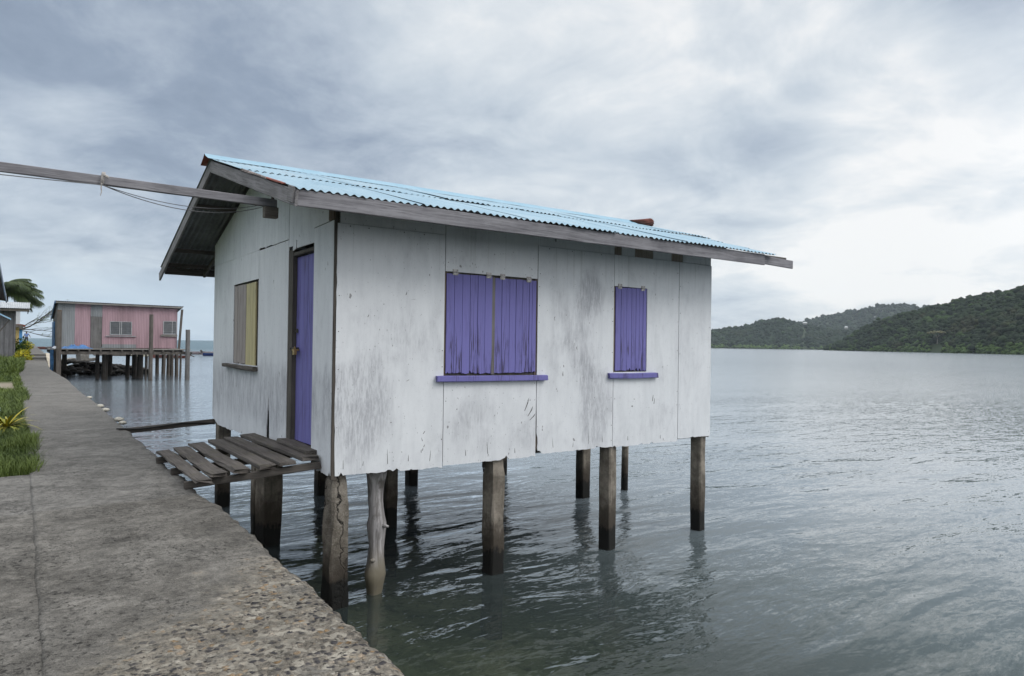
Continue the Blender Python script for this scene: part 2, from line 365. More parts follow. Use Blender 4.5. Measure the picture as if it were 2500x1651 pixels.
WHITE = m_white()
PURPLE = m_paint('faded_purple_paint', (.158,.150,.385), (.055,.045,.11), .8, .14, .0)
PURPLE_LOW = m_paint('peeling_purple_paint', (.158,.150,.385), (.045,.038,.08), .95, .14, 1.3)
CREAM = m_paint('faded_yellow_paint', (.50,.44,.24), (.20,.17,.13), .7, .08)
BARE_PINK = m_paint('bare_pinkish_board', (.34,.30,.28), (.10,.085,.075), .9, .2)
WOODX = m_wood('grey_wood_long_x', (.115,.112,.122), (.285,.280,.295), 0)
WOODY = m_wood('grey_wood_long_y', (.125,.120,.122), (.30,.29,.295), 1)
WOODZ = m_wood('grey_wood_upright', (.10,.095,.09), (.22,.21,.20), 2)
DARKX = m_wood('dark_wood_long_x', (.045,.040,.036), (.125,.112,.10), 0)
DARKY = m_wood('dark_wood_long_y', (.050,.045,.040), (.14,.125,.11), 1)
DARKZ = m_wood('dark_wood_upright', (.045,.040,.035), (.12,.105,.09), 2)
EAVEB = m_wood('eave_board', (.20,.165,.135), (.38,.33,.28), 2)
BROWNZ = m_wood('brown_wood_upright', (.07,.052,.04), (.20,.155,.12), 2)
PLANKY = m_wood('mossy_plank', (.048,.042,.037), (.135,.122,.112), 1, .45, .9, 1.0)
JAMB = m_wood('jamb_wood', (.060,.055,.048), (.125,.115,.10), 2)
POST, LOG = m_post(), m_log()
BLUEROOF = m_roof('blue_painted_iron', (.175,.300,.385), (.265,.385,.455), .9)
BLUECAP = m_roof('blue_ridge_paint', (.15,.29,.38), (.21,.35,.44), .95)
UNDER = m_simple('bare_zinc_underside', (.11,.118,.115), .6, .3, 3, .1)
RUSTRED = m_simple('rust_red_paint', (.27,.085,.06), .7, .35, 10, .2)
METAL = m_simple('old_hinge_metal', (.30,.29,.28), .5, .35, 30, .3, .4, .5)
BRASS = m_simple('brass', (.45,.31,.12), .35, .2, 20, .1, .5, .9)
DARKMETAL = m_simple('dark_iron', (.06,.055,.05), .6, .3, 20, .2)
CABLE = m_simple('grey_cable', (.13,.13,.135), .6, .2, 20, .1)
ROPE = m_simple('frayed_rope', (.36,.34,.32), .9, .3, 60, .5)
HOSE = m_simple('black_hose', (.025,.024,.023), .5, .2, 10, .1)
CONC = m_concrete()

# ------------------------------------------------------------------ camera, light and sky
cam = bpy.data.cameras.new('camera'); co = bpy.data.objects.new('camera', cam); COL.objects.link(co)
cr = Vector((0.81850175,-0.57433611,0.01388921)); cu = Vector((-0.01640087,0.00080649,0.99986517)); cf = Vector((0.57426988,0.81861919,0.0087595))
M = Matrix(((cr.x,cu.x,-cf.x,0),(cr.y,cu.y,-cf.y,0),(cr.z,cu.z,-cf.z,1.45),(0,0,0,1))); co.matrix_world = M
cam.sensor_width = 36; cam.lens = 24.593; cam.clip_start = .1; cam.clip_end = 30000
scene.camera = co
SUN_AZ, SUN_EL = R(146), R(44)                     # azimuth from +Y towards +X
sd = Vector((math.sin(SUN_AZ)*math.cos(SUN_EL), math.cos(SUN_AZ)*math.cos(SUN_EL), math.sin(SUN_EL)))
sl = bpy.data.lights.new('sun', 'SUN'); sl.energy = .95; sl.angle = R(25); sl.color = (1.0,.975,.95)
so = bpy.data.objects.new('sun', sl); COL.objects.link(so); so.rotation_euler = (-sd).to_track_quat('-Z','Y').to_euler(); so.location = (30,-20,60)
W = bpy.data.worlds.new('World'); scene.world = W; W.use_nodes = True
def world():
    t = NT.__new__(NT); t.t = W.node_tree; t.t.nodes.clear()
    sky = t.n('ShaderNodeTexSky', {'sky_type': 'NISHITA', 'sun_disc': False, 'sun_elevation': SUN_EL, 'sun_rotation': SUN_AZ, 'air_density': 1.0, 'dust_density': 2.0})
    dv = t.n('ShaderNodeVectorMath', {'operation': 'NORMALIZE'}, _0=t.n('ShaderNodeTexCoord').outputs['Generated']).outputs[0]
    x, y, z = t.sep(dv)
    zz = t.math('ADD', t.math('MAXIMUM', z, 0.0), .24)
    P = t.n('ShaderNodeCombineXYZ', X=t.math('DIVIDE', x, zz), Y=t.math('DIVIDE', y, zz), Z=0.0).outputs[0]
    big = t.noise(t.mapv(P, (1,1,1), (3.1,1.7,0)), .85, 5, .52, .5)
    mid = t.noise(t.mapv(P, (1,1,1), (7.3,4.4,0)), 2.6, 8, .60, .55)
    fin = t.noise(P, 7.5, 6, .62, .4)
    f = t.math('ADD', t.math('MULTIPLY', big, .50), t.math('ADD', t.math('MULTIPLY', mid, .38), t.math('MULTIPLY', fin, .12)))
    f = t.math('ADD', t.math('MULTIPLY', t.math('SUBTRACT', f, .5), 2.5), .5)
    def lobe(az, el, w):
        v = (math.sin(R(az))*math.cos(R(el)), math.cos(R(az))*math.cos(R(el)), math.sin(R(el)))
        dt = t.n('ShaderNodeVectorMath', {'operation': 'DOT_PRODUCT'}, _0=dv, _1=v).outputs['Value']
        return t.smooth(dt, math.cos(R(w)), 1.0)
    for az, el, w, k in LOBES: f = t.math('ADD', f, t.math('MULTIPLY', lobe(az, el, w), k))
    c = t.ramp(f, [(.0,(.170,.210,.275)),(.22,(.228,.276,.350)),(.42,(.345,.395,.462)),(.60,(.455,.505,.555)),(.80,(.592,.625,.650)),(1.0,(.755,.752,.742))])
    # clear band low over the open sea, sky above the frame brightened to lift the scene light
    low = t.math('MULTIPLY', t.smooth(z, .105, .045), t.smooth(t.math('ADD', y, t.math('MULTIPLY', x, -.9)), .0, .7))
    c = t.mix(t.math('MULTIPLY', low, .75), c, (.40,.50,.60))
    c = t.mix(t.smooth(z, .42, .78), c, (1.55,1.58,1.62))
    back = t.math('MULTIPLY', t.smooth(t.math('ADD', t.math('MULTIPLY', y, -.87), t.math('MULTIPLY', x, .5)), .05, .75), t.smooth(z, -.05, .2))
    c = t.mix(t.math('MULTIPLY', back, .8), c, (1.22,1.23,1.25))     # unseen sky on the sun's side, brightened to light the front wall
    sk = t.n('ShaderNodeVectorMath', {'operation': 'SCALE'}, _0=sky.outputs[0], Scale=.10).outputs[0]
    c = t.mix(.90, sk, c)
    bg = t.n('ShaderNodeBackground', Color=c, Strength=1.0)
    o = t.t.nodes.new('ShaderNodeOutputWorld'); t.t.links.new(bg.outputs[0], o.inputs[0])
LOBES = [(4,17,22,-.20),(26,16,16,-.06),(69,8,17,.52),(52,7,14,.04),(73,22,9,-.30),(1,8.5,10,.30),(46,18,24,.22),(14,7,9,.10)]
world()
scene.view_settings.view_transform = 'Standard'; scene.view_settings.look = 'None'
scene.view_settings.exposure = 0.42; scene.view_settings.gamma = 1.0
scene.cycles.max_bounces = 6; scene.cycles.transparent_max_bounces = 12; scene.cycles.volume_bounces = 1
scene.cycles.use_denoising = True; scene.cycles.caustics_reflective = False; scene.cycles.caustics_refractive = False
scene.cycles.sample_clamp_indirect = 4.0

# ------------------------------------------------------------------ sea, seabed, land
FAR = 3600.0
mb = MB(); mb.add([(-FAR,-FAR,ZW),(FAR,-FAR,ZW),(FAR,FAR,ZW),(-FAR,FAR,ZW)], [(0,1,2,3)])
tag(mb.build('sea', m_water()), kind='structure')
mb = MB(); g = []
for yy in np.concatenate([np.linspace(-12,40,70), np.array([60,100,200,600,2000,FAR])]):
    row = []
    for xx in np.concatenate([np.array([-FAR,-400,-60]), np.linspace(-6,40,60), np.array([60,100,200,600,2000,FAR])]):
        dd = max(0.0, xx - 1.4); z = ZW - .30 - min(2.6, .13 * dd) - .004 * min(max(yy, 0), 300) + .10 * fbm(xx*.6, yy*.6)
        row.append((xx, yy, z))
    g.append(row)
mb.grid(g); tag(mb.build('seabed', m_seabed(), smooth=True), kind='structure')

RIGHT = [(-4,1.43),(2.7,1.42),(3.45,1.433),(4.6,1.45),(6.35,1.46),(6.96,1.42),(10.57,1.42),(14.6,1.41),(17.86,1.43),(21.1,1.36),(29.7,1.35),(39.5,1.12),(46,1.22),(55,1.38),(66,1.62),(70,1.7)]
LEFT = [(-4,.10),(9.2,.10),(12,.10),(14.8,.02),(18.6,-.02),(21,.10),(26,0),(34,-.12),(37,.03),(54,.10),(66,.42),(70,.45)]
def ip(tab, y): return float(np.interp(y, [a for a, _ in tab], [b for _, b in tab]))
mb = MB(); g = []
ys = list(np.arange(-2.5, 9.0, .03)) + list(np.arange(9.0, 24, .12)) + list(np.arange(24, 66.6, .8))
for y in ys:
    l, r = ip(LEFT, y), ip(RIGHT, y)
    l += .012 * fbm(y*2.1, 3.3); r += .035 * fbm(y*1.3, 8.8) + .022 * fbm(y*7, 1.1, 0, 3) + (.012 * fbm(y*25, 4.1) if y < 9 else 0)
    n = 52; row = [(l, y, -.5), (l, y, -.03)]
    for i in range(n + 1):
        f = i / n; x = l + (r - l) * f
        k = max(0.0, min(1.0, (.95*x - .85*y + .8*fbm(x*2.4, y*2.4) + 2.8) / .5)) if y < 7 else 0
        z = .006 * fbm(x*1.5, y*1.5) + .003 * fbm(x*9, y*9) + k * (.006 * fbm(x*34, y*34, 0, 2) - .004)
        e = (r - x); z -= .030 * max(0, 1 - e / .06) ** 2 * (1 + .8 * fbm(y*6, 2.0))
        e = (x - l); z -= .006 * max(0, 1 - e / .015)
        row.append((x, y, z))
    row += [(r + .015, y, -.10), (r + .05 + .03*fbm(y*3, 6), y, -.6), (r + .08, y, -2.6)]
    g.append(row)
mb.grid(g); tag(mb.build('walkway', CONC, smooth=True), kind='structure')
# strip of pavement on the land side, near only
mb = MB(); g = []
for y in np.arange(-2.5, 9.08, .07):
    g.append([(-4.0,y,-.02)] + [(x, y, -.012 + .006*fbm(x*2, y*2, 5) + .003*fbm(x*11, y*11)) for x in np.linspace(-1.2, ip(LEFT, y) + .012*fbm(y*2.1, 3.3) + .003 - .006*abs(fbm(y*3, 9)), 30)])
mb.grid(g); mb.box(-4.0, .085, 9.0, 9.075, -.4, -.03)
tag(mb.build('pavement', CONC, smooth=True), kind='structure')
# raised far end of the path
mb = MB(); g = []
for y in np.concatenate([np.array([66.4]), np.arange(66.5, 132, 1.5)]):
    f = (y - 66.4) / 65; l, r = .42 + .45*f, 1.62 - .15*f + .05*fbm(y*.4, 1); z = .13 + .40*f
    g.append([(l,y,-.5),(l,y,z),(l*.5+r*.5,y,z+.01),(r,y,z),(r+.1,y,-2)])
mb.grid(g); mb.add([(.42,66.4,-.4),(1.62,66.4,-.4),(1.62,66.4,.13),(.42,66.4,.13)], [(0,1,2,3)])
tag(mb.build('path', CONC, smooth=False), kind='structure')

def m_ground():
    t = NT('grassy_soil'); p = t.pos(); b = t.noise(p, .35, 5, .6, .3); f = t.noise(p, 14, 5, .7)
    c = t.mix(t.smooth(b, .40, .62), (.055,.085,.022), (.075,.11,.03))
    c = t.mix(t.math('MULTIPLY', t.smooth(f, .45, .7), .6), c, (.035,.05,.016))
    y = t.sep(p)[1]; bare = t.math('MULTIPLY', t.smooth(y, 23, 24.5), t.smooth(y, 30, 28))
    c = t.mix(bare, c, (.24,.21,.165))
    return t.out(c, .95, t.bump(f, .8, .03), .1)
mb = MB(); g = []
for y in np.concatenate([np.arange(9.1, 70, .8), np.arange(70, 150, 4)]):
    edge = ip(LEFT, y) + .05 if y < 66 else .42 + .45*(y-66)/65 + .05
    row = [(-90, y, -.05 + .3*min(1, (y-9)/60))]
    for x in np.linspace(-6, edge, 16): row.append((x, y, -.055 + .05*fbm(x*.8, y*.5) + (.012*max(0, y-66))))
    row.append((edge, y, -1.5)); g.append(row)
mb.grid(g); tag(mb.build('ground', m_ground(), smooth=True), kind='structure')

# grass: blades by the thousand along the land edge of the path
def grass():
    V, F, A = [], [], []
    def blade(x, y, h, w, lean, az, t):
        b = len(V); cx, sx = math.cos(az), math.sin(az); px, py = -sx*w, cx*w
        z0 = -.05
        V.extend([(x-px,y-py,z0),(x+px,y+py,z0),(x+px*.7+cx*lean*.4,y+py*.7+sx*lean*.4,z0+h*.6),(x-px*.7+cx*lean*.4,y-py*.7+sx*lean*.4,z0+h*.6)])
        V.extend([(x+cx*lean+px*.1,y+sx*lean+py*.1,z0+h*.95),(x+cx*lean-px*.1,y+sx*lean-py*.1,z0+h*.95)])
        F.extend([(b,b+1,b+2,b+3),(b+3,b+2,b+4,b+5)]); A.extend([t]*6)
    for (ya, yb, n, hm, wd) in [(9.1,14.8,19000,.105,.0035),(14.8,22.5,12000,.12,.006),(22.5,34,6500,.10,.009),(34,58,9000,.22,.016)]:
        for _ in range(n):
            y = random.uniform(ya, yb); e = ip(LEFT, y); u = random.random() ** 1.5
            x = e + .03 - u * (1.2 + .012*y) + random.gauss(0, .02)
            d = fbm(x*1.6, y*.9, 3.0)
            if 24 < y < 29 and u > .12: continue
            over = .07 if 19.5 < y < 22.5 or 9 < y < 12.5 else .0
            h = hm * (.55 + .9*random.random()) * (1 + .9*d)
            if h < .03: continue
            blade(x + over*random.random(), y, h, wd*random.uniform(.6,1.3), h*random.uniform(.2,.9), random.uniform(0, 6.28), min(1, max(0, .45 + .8*d + random.uniform(-.3,.3))))
    o = npmesh('grass', np.array(V), np.array(F), m_leaf('grass_blades', (.026,.048,.010), (.125,.168,.036)), attr=np.array(A))
    tag(o, kind='stuff')
grass()

def strap_plant(name, x, y, z, n, L, label, mat, parent_label='plant', up=.8, w=.02):
    t = thing(name, (x, y, z), label, 'plant'); V, F, A = [], [], []
    for i in range(n):
        az = random.uniform(0, 6.28); ln = L * random.uniform(.6, 1.1); el = random.uniform(.35, 1.35) * up; b = len(V); tt = random.random()
        for k in range(6):
            f = k / 5; rr = ln * f * math.cos(el) * (1 + .15*f); zz = ln * (f * math.sin(el) - .55*f*f*(1.3-el*.6)); ww = w * (1 - f)**.6 * (.5 + min(1, f*4)*.5)
            cx, sx = math.cos(az), math.sin(az)
            V.extend([(rr*cx - sx*ww, rr*sx + cx*ww, zz), (rr*cx + sx*ww, rr*sx - cx*ww, zz)]); A.extend([tt]*2)
        for k in range(5): F.append((b+2*k, b+2*k+1, b+2*k+3, b+2*k+2))
    npmesh('leaves', np.array(V), np.array(F), mat, t, attr=np.array(A)); return t
YLEAF = m_leaf('yellow_strap_leaf', (.09,.15,.02), (.52,.40,.04)); GLEAF = m_leaf('green_leaf', (.03,.07,.012), (.12,.20,.03))
CROT = m_leaf('croton_leaf', (.10,.16,.02), (.55,.45,.03))
strap_plant('strap_leaf_plant', -.16, 13.5, .03, 60, .60, 'spiky plant with yellow and orange strap leaves growing in the grass beside the path', YLEAF)
def bush(name, x, y, z, sx, sz, n, mat, label, lw=.05):
    t = thing(name, (x, y, z), label, 'bush'); V, F, A = [], [], []
    for i in range(n):
        u = Vector((random.gauss(0,1), random.gauss(0,1), abs(random.gauss(0,.9)))).normalized() * (random.random() ** .4)
        lump = 1 + .35*noise.noise(u*2.3 + Vector((x, y, z)))
        p = Vector((u.x*sx, u.y*sx, u.z*sz)) * lump; b = len(V)
        a = Vector((random.gauss(0,1), random.gauss(0,1), random.gauss(0,1)+.5)).normalized(); c = a.cross(Vector((random.gauss(0,1), random.gauss(0,1), random.gauss(0,1)))).normalized()
        l = lw*random.uniform(.6,1.5)
        V.extend([p, p + a*l*.5 + c*l*.28, p + a*l, p + a*l*.5 - c*l*.28]); F.append((b,b+1,b+2,b+3)); A.extend([min(1, max(0, .5 + .5*noise.noise(u*2.1 + Vector((x,3,1))) + random.uniform(-.35,.35)))]*4)
    npmesh('leaves', np.array([tuple(v) for v in V]), np.array(F), mat, t, attr=np.array(A))
    mb = MB()
    for i in range(5): mb.tube([(x, y, z-.03), (x+random.uniform(-.4,.4)*sx, y+random.uniform(-.4,.4)*sx, z+sz*.8)], [.02*sx+.006, .006], 5)
    mb.build('stem', BROWNZ, t)
bush('croton_bush', .12, 54.6, -.05, .55, .75, 900, CROT, 'bright yellow-green croton bush beside the grey shack wall', .13)
bush('leafy_bush', -.02, 60.5, .0, .60, 1.35, 900, GLEAF, 'dark green bush between the croton and the yellow plank hut', .15)
bush('flowering_shrub', .62, 86, .3, .45, .7, 420, CROT, 'small yellow-leaved shrub at the foot of the blue hut wall', .14)
# pale rag caught in the grass
mb = MB(); g = []
for i in range(9):
    g.append([(-.50 + .20*j/8, 16.3 + .34*i/8 + .03*fbm(i, j), .04 + .05*fbm(i*.7, j*.7, 4) + .05*math.sin(j*1.3)*math.cos(i*.9)) for j in range(9)])
mb.grid(g); tag(mb.build('plastic_rag', m_simple('pale_blue_plastic', (.36,.47,.58), .5, .2), smooth=True), 'crumpled pale blue plastic rag lying in the grass', 'rag')

# ------------------------------------------------------------------ the white house on posts
HL = (5.6, 9.8, 0.0)
house = thing('stilt_house', HL, 'weathered white plywood house on posts, with purple door and shutters and pale blue roof', 'house')
def jag(u0, u1, z, amp=.005, chips=(), step=.022):
    """ragged lower edge from u0 to u1 at height z(u)"""
    n = max(2, int(abs(u1 - u0) / step)); out = []
    for i in range(n + 1):
        u = u0 + (u1 - u0) * i / n; zz = z(u) if callable(z) else z
        zz += amp * fbm(u*14, 1.3, 0, 3) * 1.3
        for c, w, h in chips:
            if abs(u - c) < w: zz += h * (1 - (abs(u - c)/w)**2) * (.75 + .4*fbm(u*40, c))
        out.append((u, zz))
    return out
def frontpt(u, z, d=0.0): return (u, Y0 + d, z)
def sidept(u, z, d=0.0): return (X0 + d, u, z)
def sheet(mb, pts, side, d=0.0, th=.012, mi=0):
    f = sidept if side else frontpt
    mb.prism([f(u, z, d) for u, z in pts], (-1,0,0) if side else (0,-1,0), th, mi)
def roof_z(y): return 2.86 + .28*(y - 6.45) if y < 10.0 else 3.854 - .285*(y - 10.0)

# front wall: five sheets, strips above them
fz = lambda u: .055 + .012*math.sin(u*1.7) + .006*(u - 4)
mb = MB(); gap = .005
mb_top = 2.700
def chips(seq): return seq
b = jag(2.712, 4.000-gap, lambda u: .045 - .03*(u-2.7)/1.3, .006, [(2.78,.012,.05),(3.33,.05,.03),(3.42,.03,.045),(3.60,.02,.02),(3.9,.06,.015)])
l = [(2.70 + .006*fbm(z*9, 5) + (.02*max(0, .6-z)), z) for z in np.linspace(mb_top, .30, 24)]
sheet(mb, l + b + [(4.000-gap, mb_top)], False)
b = jag(4.004, 5.342-gap, .035, .005, [(5.28,.05,.03),(4.9,.03,.05),(4.86,.05,.03)])
sheet(mb, b + [(5.342-gap, 1.05), (4.004, 1.05)], False, .001)
sheet(mb, [(4.004,2.285),(5.342-gap,2.280),(5.342-gap,2.95),(4.004,2.95)], False, .001)
b = jag(5.374, 6.660-gap, .062, .006, [(5.39,.05,.06),(6.38,.06,.03),(6.43,.03,.02)])
sheet(mb, b + [(6.652, .5), (6.660-gap, .9), (6.660-gap, mb_top), (5.346, mb_top), (5.347, .66), (5.354, .48), (5.351, .33), (5.368, .27), (5.372, .20), (5.366, .14)], False, -.001)
b = jag(6.664, 7.968-gap, .052, .006, [(6.70,.03,.03),(7.21,.05,.03),(7.42,.03,.035)])
sheet(mb, b + [(7.968-gap, mb_top),(6.664,mb_top),(6.664,2.270),(7.302,2.268),(7.302,1.085),(6.664,1.085)], False, .001)
b = jag(7.972, XE, .085, .005, [(8.3,.04,.02)])
sheet(mb, b + [(XE, 2.695), (7.972, 2.700)], False, -.0005)
for u0, u1 in [(2.72,3.998),(5.346,6.66),(6.80,7.05),(7.42,7.80),(8.05,8.685)]:
    sheet(mb, [(u0,2.704),(u1,2.704),(u1,2.95),(u0,2.95)], False, .006)
for u in (2.73, 3.35, 3.975, 4.03, 4.68, 5.31, 5.375, 6.0, 6.63, 6.69, 7.3, 7.94, 8.0, 8.66):
    for z in np.arange(.16, 2.68, .20 if u not in (3.35, 4.68, 6.0, 7.3) else .42):
        if 4.0 < u < 5.34 and 1.05 < z < 2.3 or 6.66 < u < 7.31 and 1.0 < z < 2.3 or random.random() < .66: continue
        c = Vector((u + random.uniform(-.008,.008), Y0 - .004, z + random.uniform(-.03,.03))); r = random.uniform(.0025,.0045)
        mb.box(c.x-r, c.x+r, Y0-.0045, Y0+.002, c.z-r, c.z+r, 1)
for u in (2.84, 3.05, 3.47, 3.72, 5.52, 5.90, 6.41):
    if not 4.0 < u < 5.34: mb.box(u-.005, u+.005, Y0-.004, Y0+.002, 2.672, 2.683, 1)
mb.box(7.018, 7.034, Y0-.003, Y0+.002, .595, .612, 1)
def split(u, z, h, w, lean=0.0):
    mb.prism([(u - w*.3, Y0-.0022, z), (u + w*.7, Y0-.0022, z), (u + lean + w*.4, Y0-.0022, z + h*.6), (u + lean*1.3, Y0-.0022, z + h), (u + lean*.8 - w*.3, Y0-.0022, z + h*.55)], (0,-1,0), .004, 1)
for u, h in ((2.80,.10),(3.02,.05),(3.31,.16),(3.56,.07),(3.83,.12),(4.31,.07),(4.62,.14),(5.02,.06),(5.62,.13),(5.95,.07),(6.22,.18),(6.47,.08),(6.95,.06),(7.6,.05)): split(u, .10 + random.uniform(0,.04), h, random.uniform(.003,.006), random.uniform(-.01,.01))
for u, z, h, l in ((5.16,.62,.16,.05),(5.21,.55,.12,.06),(5.24,.50,.08,.07),(3.74,.42,.035,.02),(3.735,.34,.04,-.01),(3.75,.27,.03,.01),(3.72,.21,.035,.0),(3.50,1.98,.04,.01),(3.56,1.93,.012,.05),(3.05,1.72,.03,.012),(7.43,.66,.09,.01),(7.46,.62,.08,.01),(3.52,1.02,.02,.03)): split(u, z, h, .006, l)
mb.build('front_wall', [WHITE, DARKMETAL], house)

# side (gable) wall with the door opening and the window bay
mb = MB()
def up(y0, y1, z0=2.703, n=6):
    return [(y0, z0), (y1, z0)] + [(y, roof_z(y) - .06) for y in np.linspace(y1, y0, n)]
b = jag(7.095, 7.690, .035, .008, [(7.12,.03,.05),(7.4,.04,.02)])
sheet(mb, b + [(7.690, 2.715), (7.095, 2.730)], True)
bl = jag(8.605, 9.915, .075, .006, [(8.95,.045,.075),(9.75,.02,.04)])
crack = [(9.335,.10),(9.305,.20),(9.318,.45),(9.362,.74),(9.400,.50),(9.418,.40),(9.436,.31),(9.440,.17),(9.428,.155),(9.424,.12)]
lo_a = [p for p in bl if p[0] < 9.33]; lo_b = [p for p in bl if p[0] > 9.43]
sheet(mb, lo_a + crack + lo_b + [(9.915, 2.690), (8.605, 2.690)], True, .001)
b = jag(9.920, 11.278, .08, .005, [(10.2,.03,.02),(10.9,.03,.015)])
sheet(mb, b + [(11.278, 1.10), (9.920, 1.10)], True)
sheet(mb, [(9.920,2.305),(11.278,2.300),(11.278,2.70),(9.920,2.70)], True)
b = jag(11.282, YE, lambda u: .06 + (.10*max(0, u-12.2)/.4), .006, [(11.7,.03,.02)])
sheet(mb, b + [(YE, 2.70), (11.282, 2.70)], True, .001)
rg = [(y, 2.700 + .05*abs(fbm(y*16, 2.2)) * (1 if y > 9.3 else 0)) for y in np.linspace(8.605, 9.915, 40)]
sheet(mb, rg + [(y, roof_z(y) - .06) for y in np.linspace(9.915, 8.605, 8)], True, -.002)
sheet(mb, [(7.225,2.738),(7.70,2.725),(7.70,2.56),(8.30,2.56),(8.30,2.66),(8.33,2.66),(8.33,2.56),(8.45,2.54),(8.45,2.60),(8.600,2.60)] + [(y, roof_z(y) - .06) for y in np.linspace(8.600, 7.225, 8)], True, .002)
sheet(mb, up(9.920, 11.278), True, .001)
sheet(mb, up(11.282, YE), True, -.001)
mb.build('side_wall', WHITE, house)
# unseen walls close the house, painted like the rest
mb = MB()
mb.box(X0+.02, XE-.012, YE-.012, YE, .06, 3.05)
mb.prism([(XE, y, z) for y, z in [(Y0+.014,.06),(YE-.014,.06),(YE-.014,roof_z(YE)-.06),(10,roof_z(10)-.06),(Y0+.014,roof_z(Y0)-.06)]], (1,0,0), .012)
mb.build('rear_wall', WHITE, house)

# frame: dark studs just behind the boards, corner posts, floor
mb = MB()
mb.box(X0+.006, X0+.06, Y0+.006, Y0+.06, .0, 2.98)                                     # corner post seen in the joint
mb.build('corner_post', DARKZ, house)
for x in (4.002, 5.344, 6.662, 7.97):
    mb = MB(); mb.box(x-.03, x+.03, Y0+.016, Y0+.08, .12, 2.96); mb.build('stud', BROWNZ, house)
for y in (9.918, 11.28):
    mb = MB(); mb.box(X0+.016, X0+.08, y-.03, y+.03, .12, 2.9); mb.build('stud', BROWNZ, house)
for x, w in [(6.73,.13),(7.235,.36),(7.925,.24)]:
    mb = MB(); mb.box(x-w/2, x+w/2, Y0+.010, Y0+.05, 2.69, 2.97); mb.build('eave_block', EAVEB, house)
mb = MB(); mb.timber((X0+.008, 7.145, 2.735), (X0+.008, 7.145, 2.97), .15, .04, (1,0,0), 2)
mb.build('eave_block', BROWNZ, house)
mb = MB(); mb.box(X0+.03, XE-.03, Y0+.03, YE-.03, .19, .215)
mb.build('floor', DARKX, house)
mb = MB()
for y in (7.20, 9.85, 12.5): mb.timber((X0+.03, y, .125), (XE-.05, y, .125), .10, .13, (0,0,1), 6, .006)
for x in np.linspace(X0+.08, XE-.1, 8): mb.box(x-.03, x+.03, Y0+.05, YE-.05, .12, .185)
mb.build('floor_joist', DARKX, house)

# door, jamb, threshold
mb = MB()
e = .055
mb.box(X0+.004, X0+e+.05, 8.44, 8.598, .22, 2.56)
mb.timber((X0+.038, 8.60, 2.497), (X0+.038, 7.66, 2.497), .06, .045, (0,0,1), 5, .004)
mb.box(X0+.02, X0+.10, 7.62, 7.69, .2, 2.5)
fr = mb.build('door_frame', JAMB, house)
mb = MB(); mb.timber((X0-.035, 7.50, .235), (X0-.035, 8.58, .245), .17, .045, (0,0,1), 8, .006, .02, .008)
mb.build('threshold', PLANKY, house)
mb = MB(); edges = [7.64, 7.79, 7.92, 8.05, 8.19, 8.32, 8.45]
for i in range(6):
    a, c = edges[i] + .003, edges[i+1] - .003
    zb_ = .262 + .004*random.random() + (.02 if i == 0 else 0)
    mb.timber((X0+e+.014, (a+c)/2, zb_), (X0+e+.014, (a+c)/2, 2.462), c - a, .022 + .002*random.random(), (1,0,0), 3, 0, 0, .003)
door = mb.build('door', PURPLE, house)
mb = MB(); mb.tube([(X0+e-.012, 8.38, 1.57), (X0+e-.012, 8.47, 1.57)], .008, 6); mb.box(X0+e-.012, X0+e-.004, 8.36, 8.41, 1.55, 1.60)
mb.build('bolt', DARKMETAL, door)
mb = MB()
mb.box(X0-.03, X0+e-.004, 8.30, 8.33, 1.335, 1.355)
mb.tube([(X0-.012, 8.28 + .022*math.cos(t), 1.352 + .028*math.sin(t)) for t in np.linspace(0, math.pi, 9)], .0055, 6)
mb.box(X0-.028, X0+.004, 8.250, 8.312, 1.288, 1.352)
mb.build('padlock', BRASS, door)
mb = MB(); mb.box(X0-.006, X0+e-.002, 8.33, 8.48, 1.345, 1.375); mb.tube([(X0-.02, 8.44, 1.36), (X0+.02, 8.44, 1.36)], .012, 6)
mb.build('hasp', DARKMETAL, door)

def shutter(mb, edges, z0, z1, side, d, jit=.006, rags=None):
    for i in range(len(edges) - 1):
        a, c = edges[i] + .0028, edges[i+1] - .0028; dd = d + random.uniform(-.0015, .0015)
        bt = jag(a, c, z0 + random.uniform(-.006, .006), .006, (rags or {}).get(i, []), .012)
        tp = [(c, z1 + random.uniform(-jit, jit)*.5), (a, z1 + random.uniform(-jit, jit)*.5)]
        sheet(mb, bt + tp, side, dd, .020)
def hinge(par, u, z, side=False):
    mb = MB(); f = sidept if side else frontpt
    for s, h in ((.0, .032), (-.036, .030)):
        mb.prism([f(u-.036, z+s, -.004), f(u+.036, z+s, -.004), f(u+.036, z+s+h, -.004), f(u-.036, z+s+h, -.004)], (0,-1,0) if not side else (-1,0,0), .004)
    mb.tube([f(u-.036, z, -.007), f(u+.036, z, -.007)], .006, 6)
    for k in (-.024, .024):
        for s in (.018, -.018): mb.tube([f(u+k, z+s, -.003), f(u+k, z+s, -.007)], .005, 6)
    return mb.build('hinge', METAL, par)
# large front window
mb = MB(); mb.box(4.004, 5.337, Y0+.030, Y0+.06, 1.05, 2.284)
win = mb.build('window', JAMB, house)
mb = MB(); mb.box(4.656, 4.700, Y0+.006, Y0+.029, 1.08, 2.255); mb.build('mullion', WOODZ, win); win['label'] = 'wide window closed by a pair of purple plank shutters'
mb = MB(); shutter(mb, [4.022,4.130,4.240,4.345,4.452,4.555,4.660], 1.098, 2.262, False, .004, rags={0:[(4.05,.01,.02),(4.11,.01,.03)],1:[(4.21,.02,.02)],2:[(4.30,.03,-.01)],3:[(4.352,.022,.055),(4.39,.03,.02)],4:[(4.47,.02,.02)]})
s1 = mb.build('shutter', PURPLE_LOW, win)
mb = MB(); shutter(mb, [4.690,4.800,4.915,5.010,5.110,5.215,5.262,5.325], 1.100, 2.252, False, .005, rags={5:[(5.24,.03,.015)],6:[(5.3,.02,.03)]})
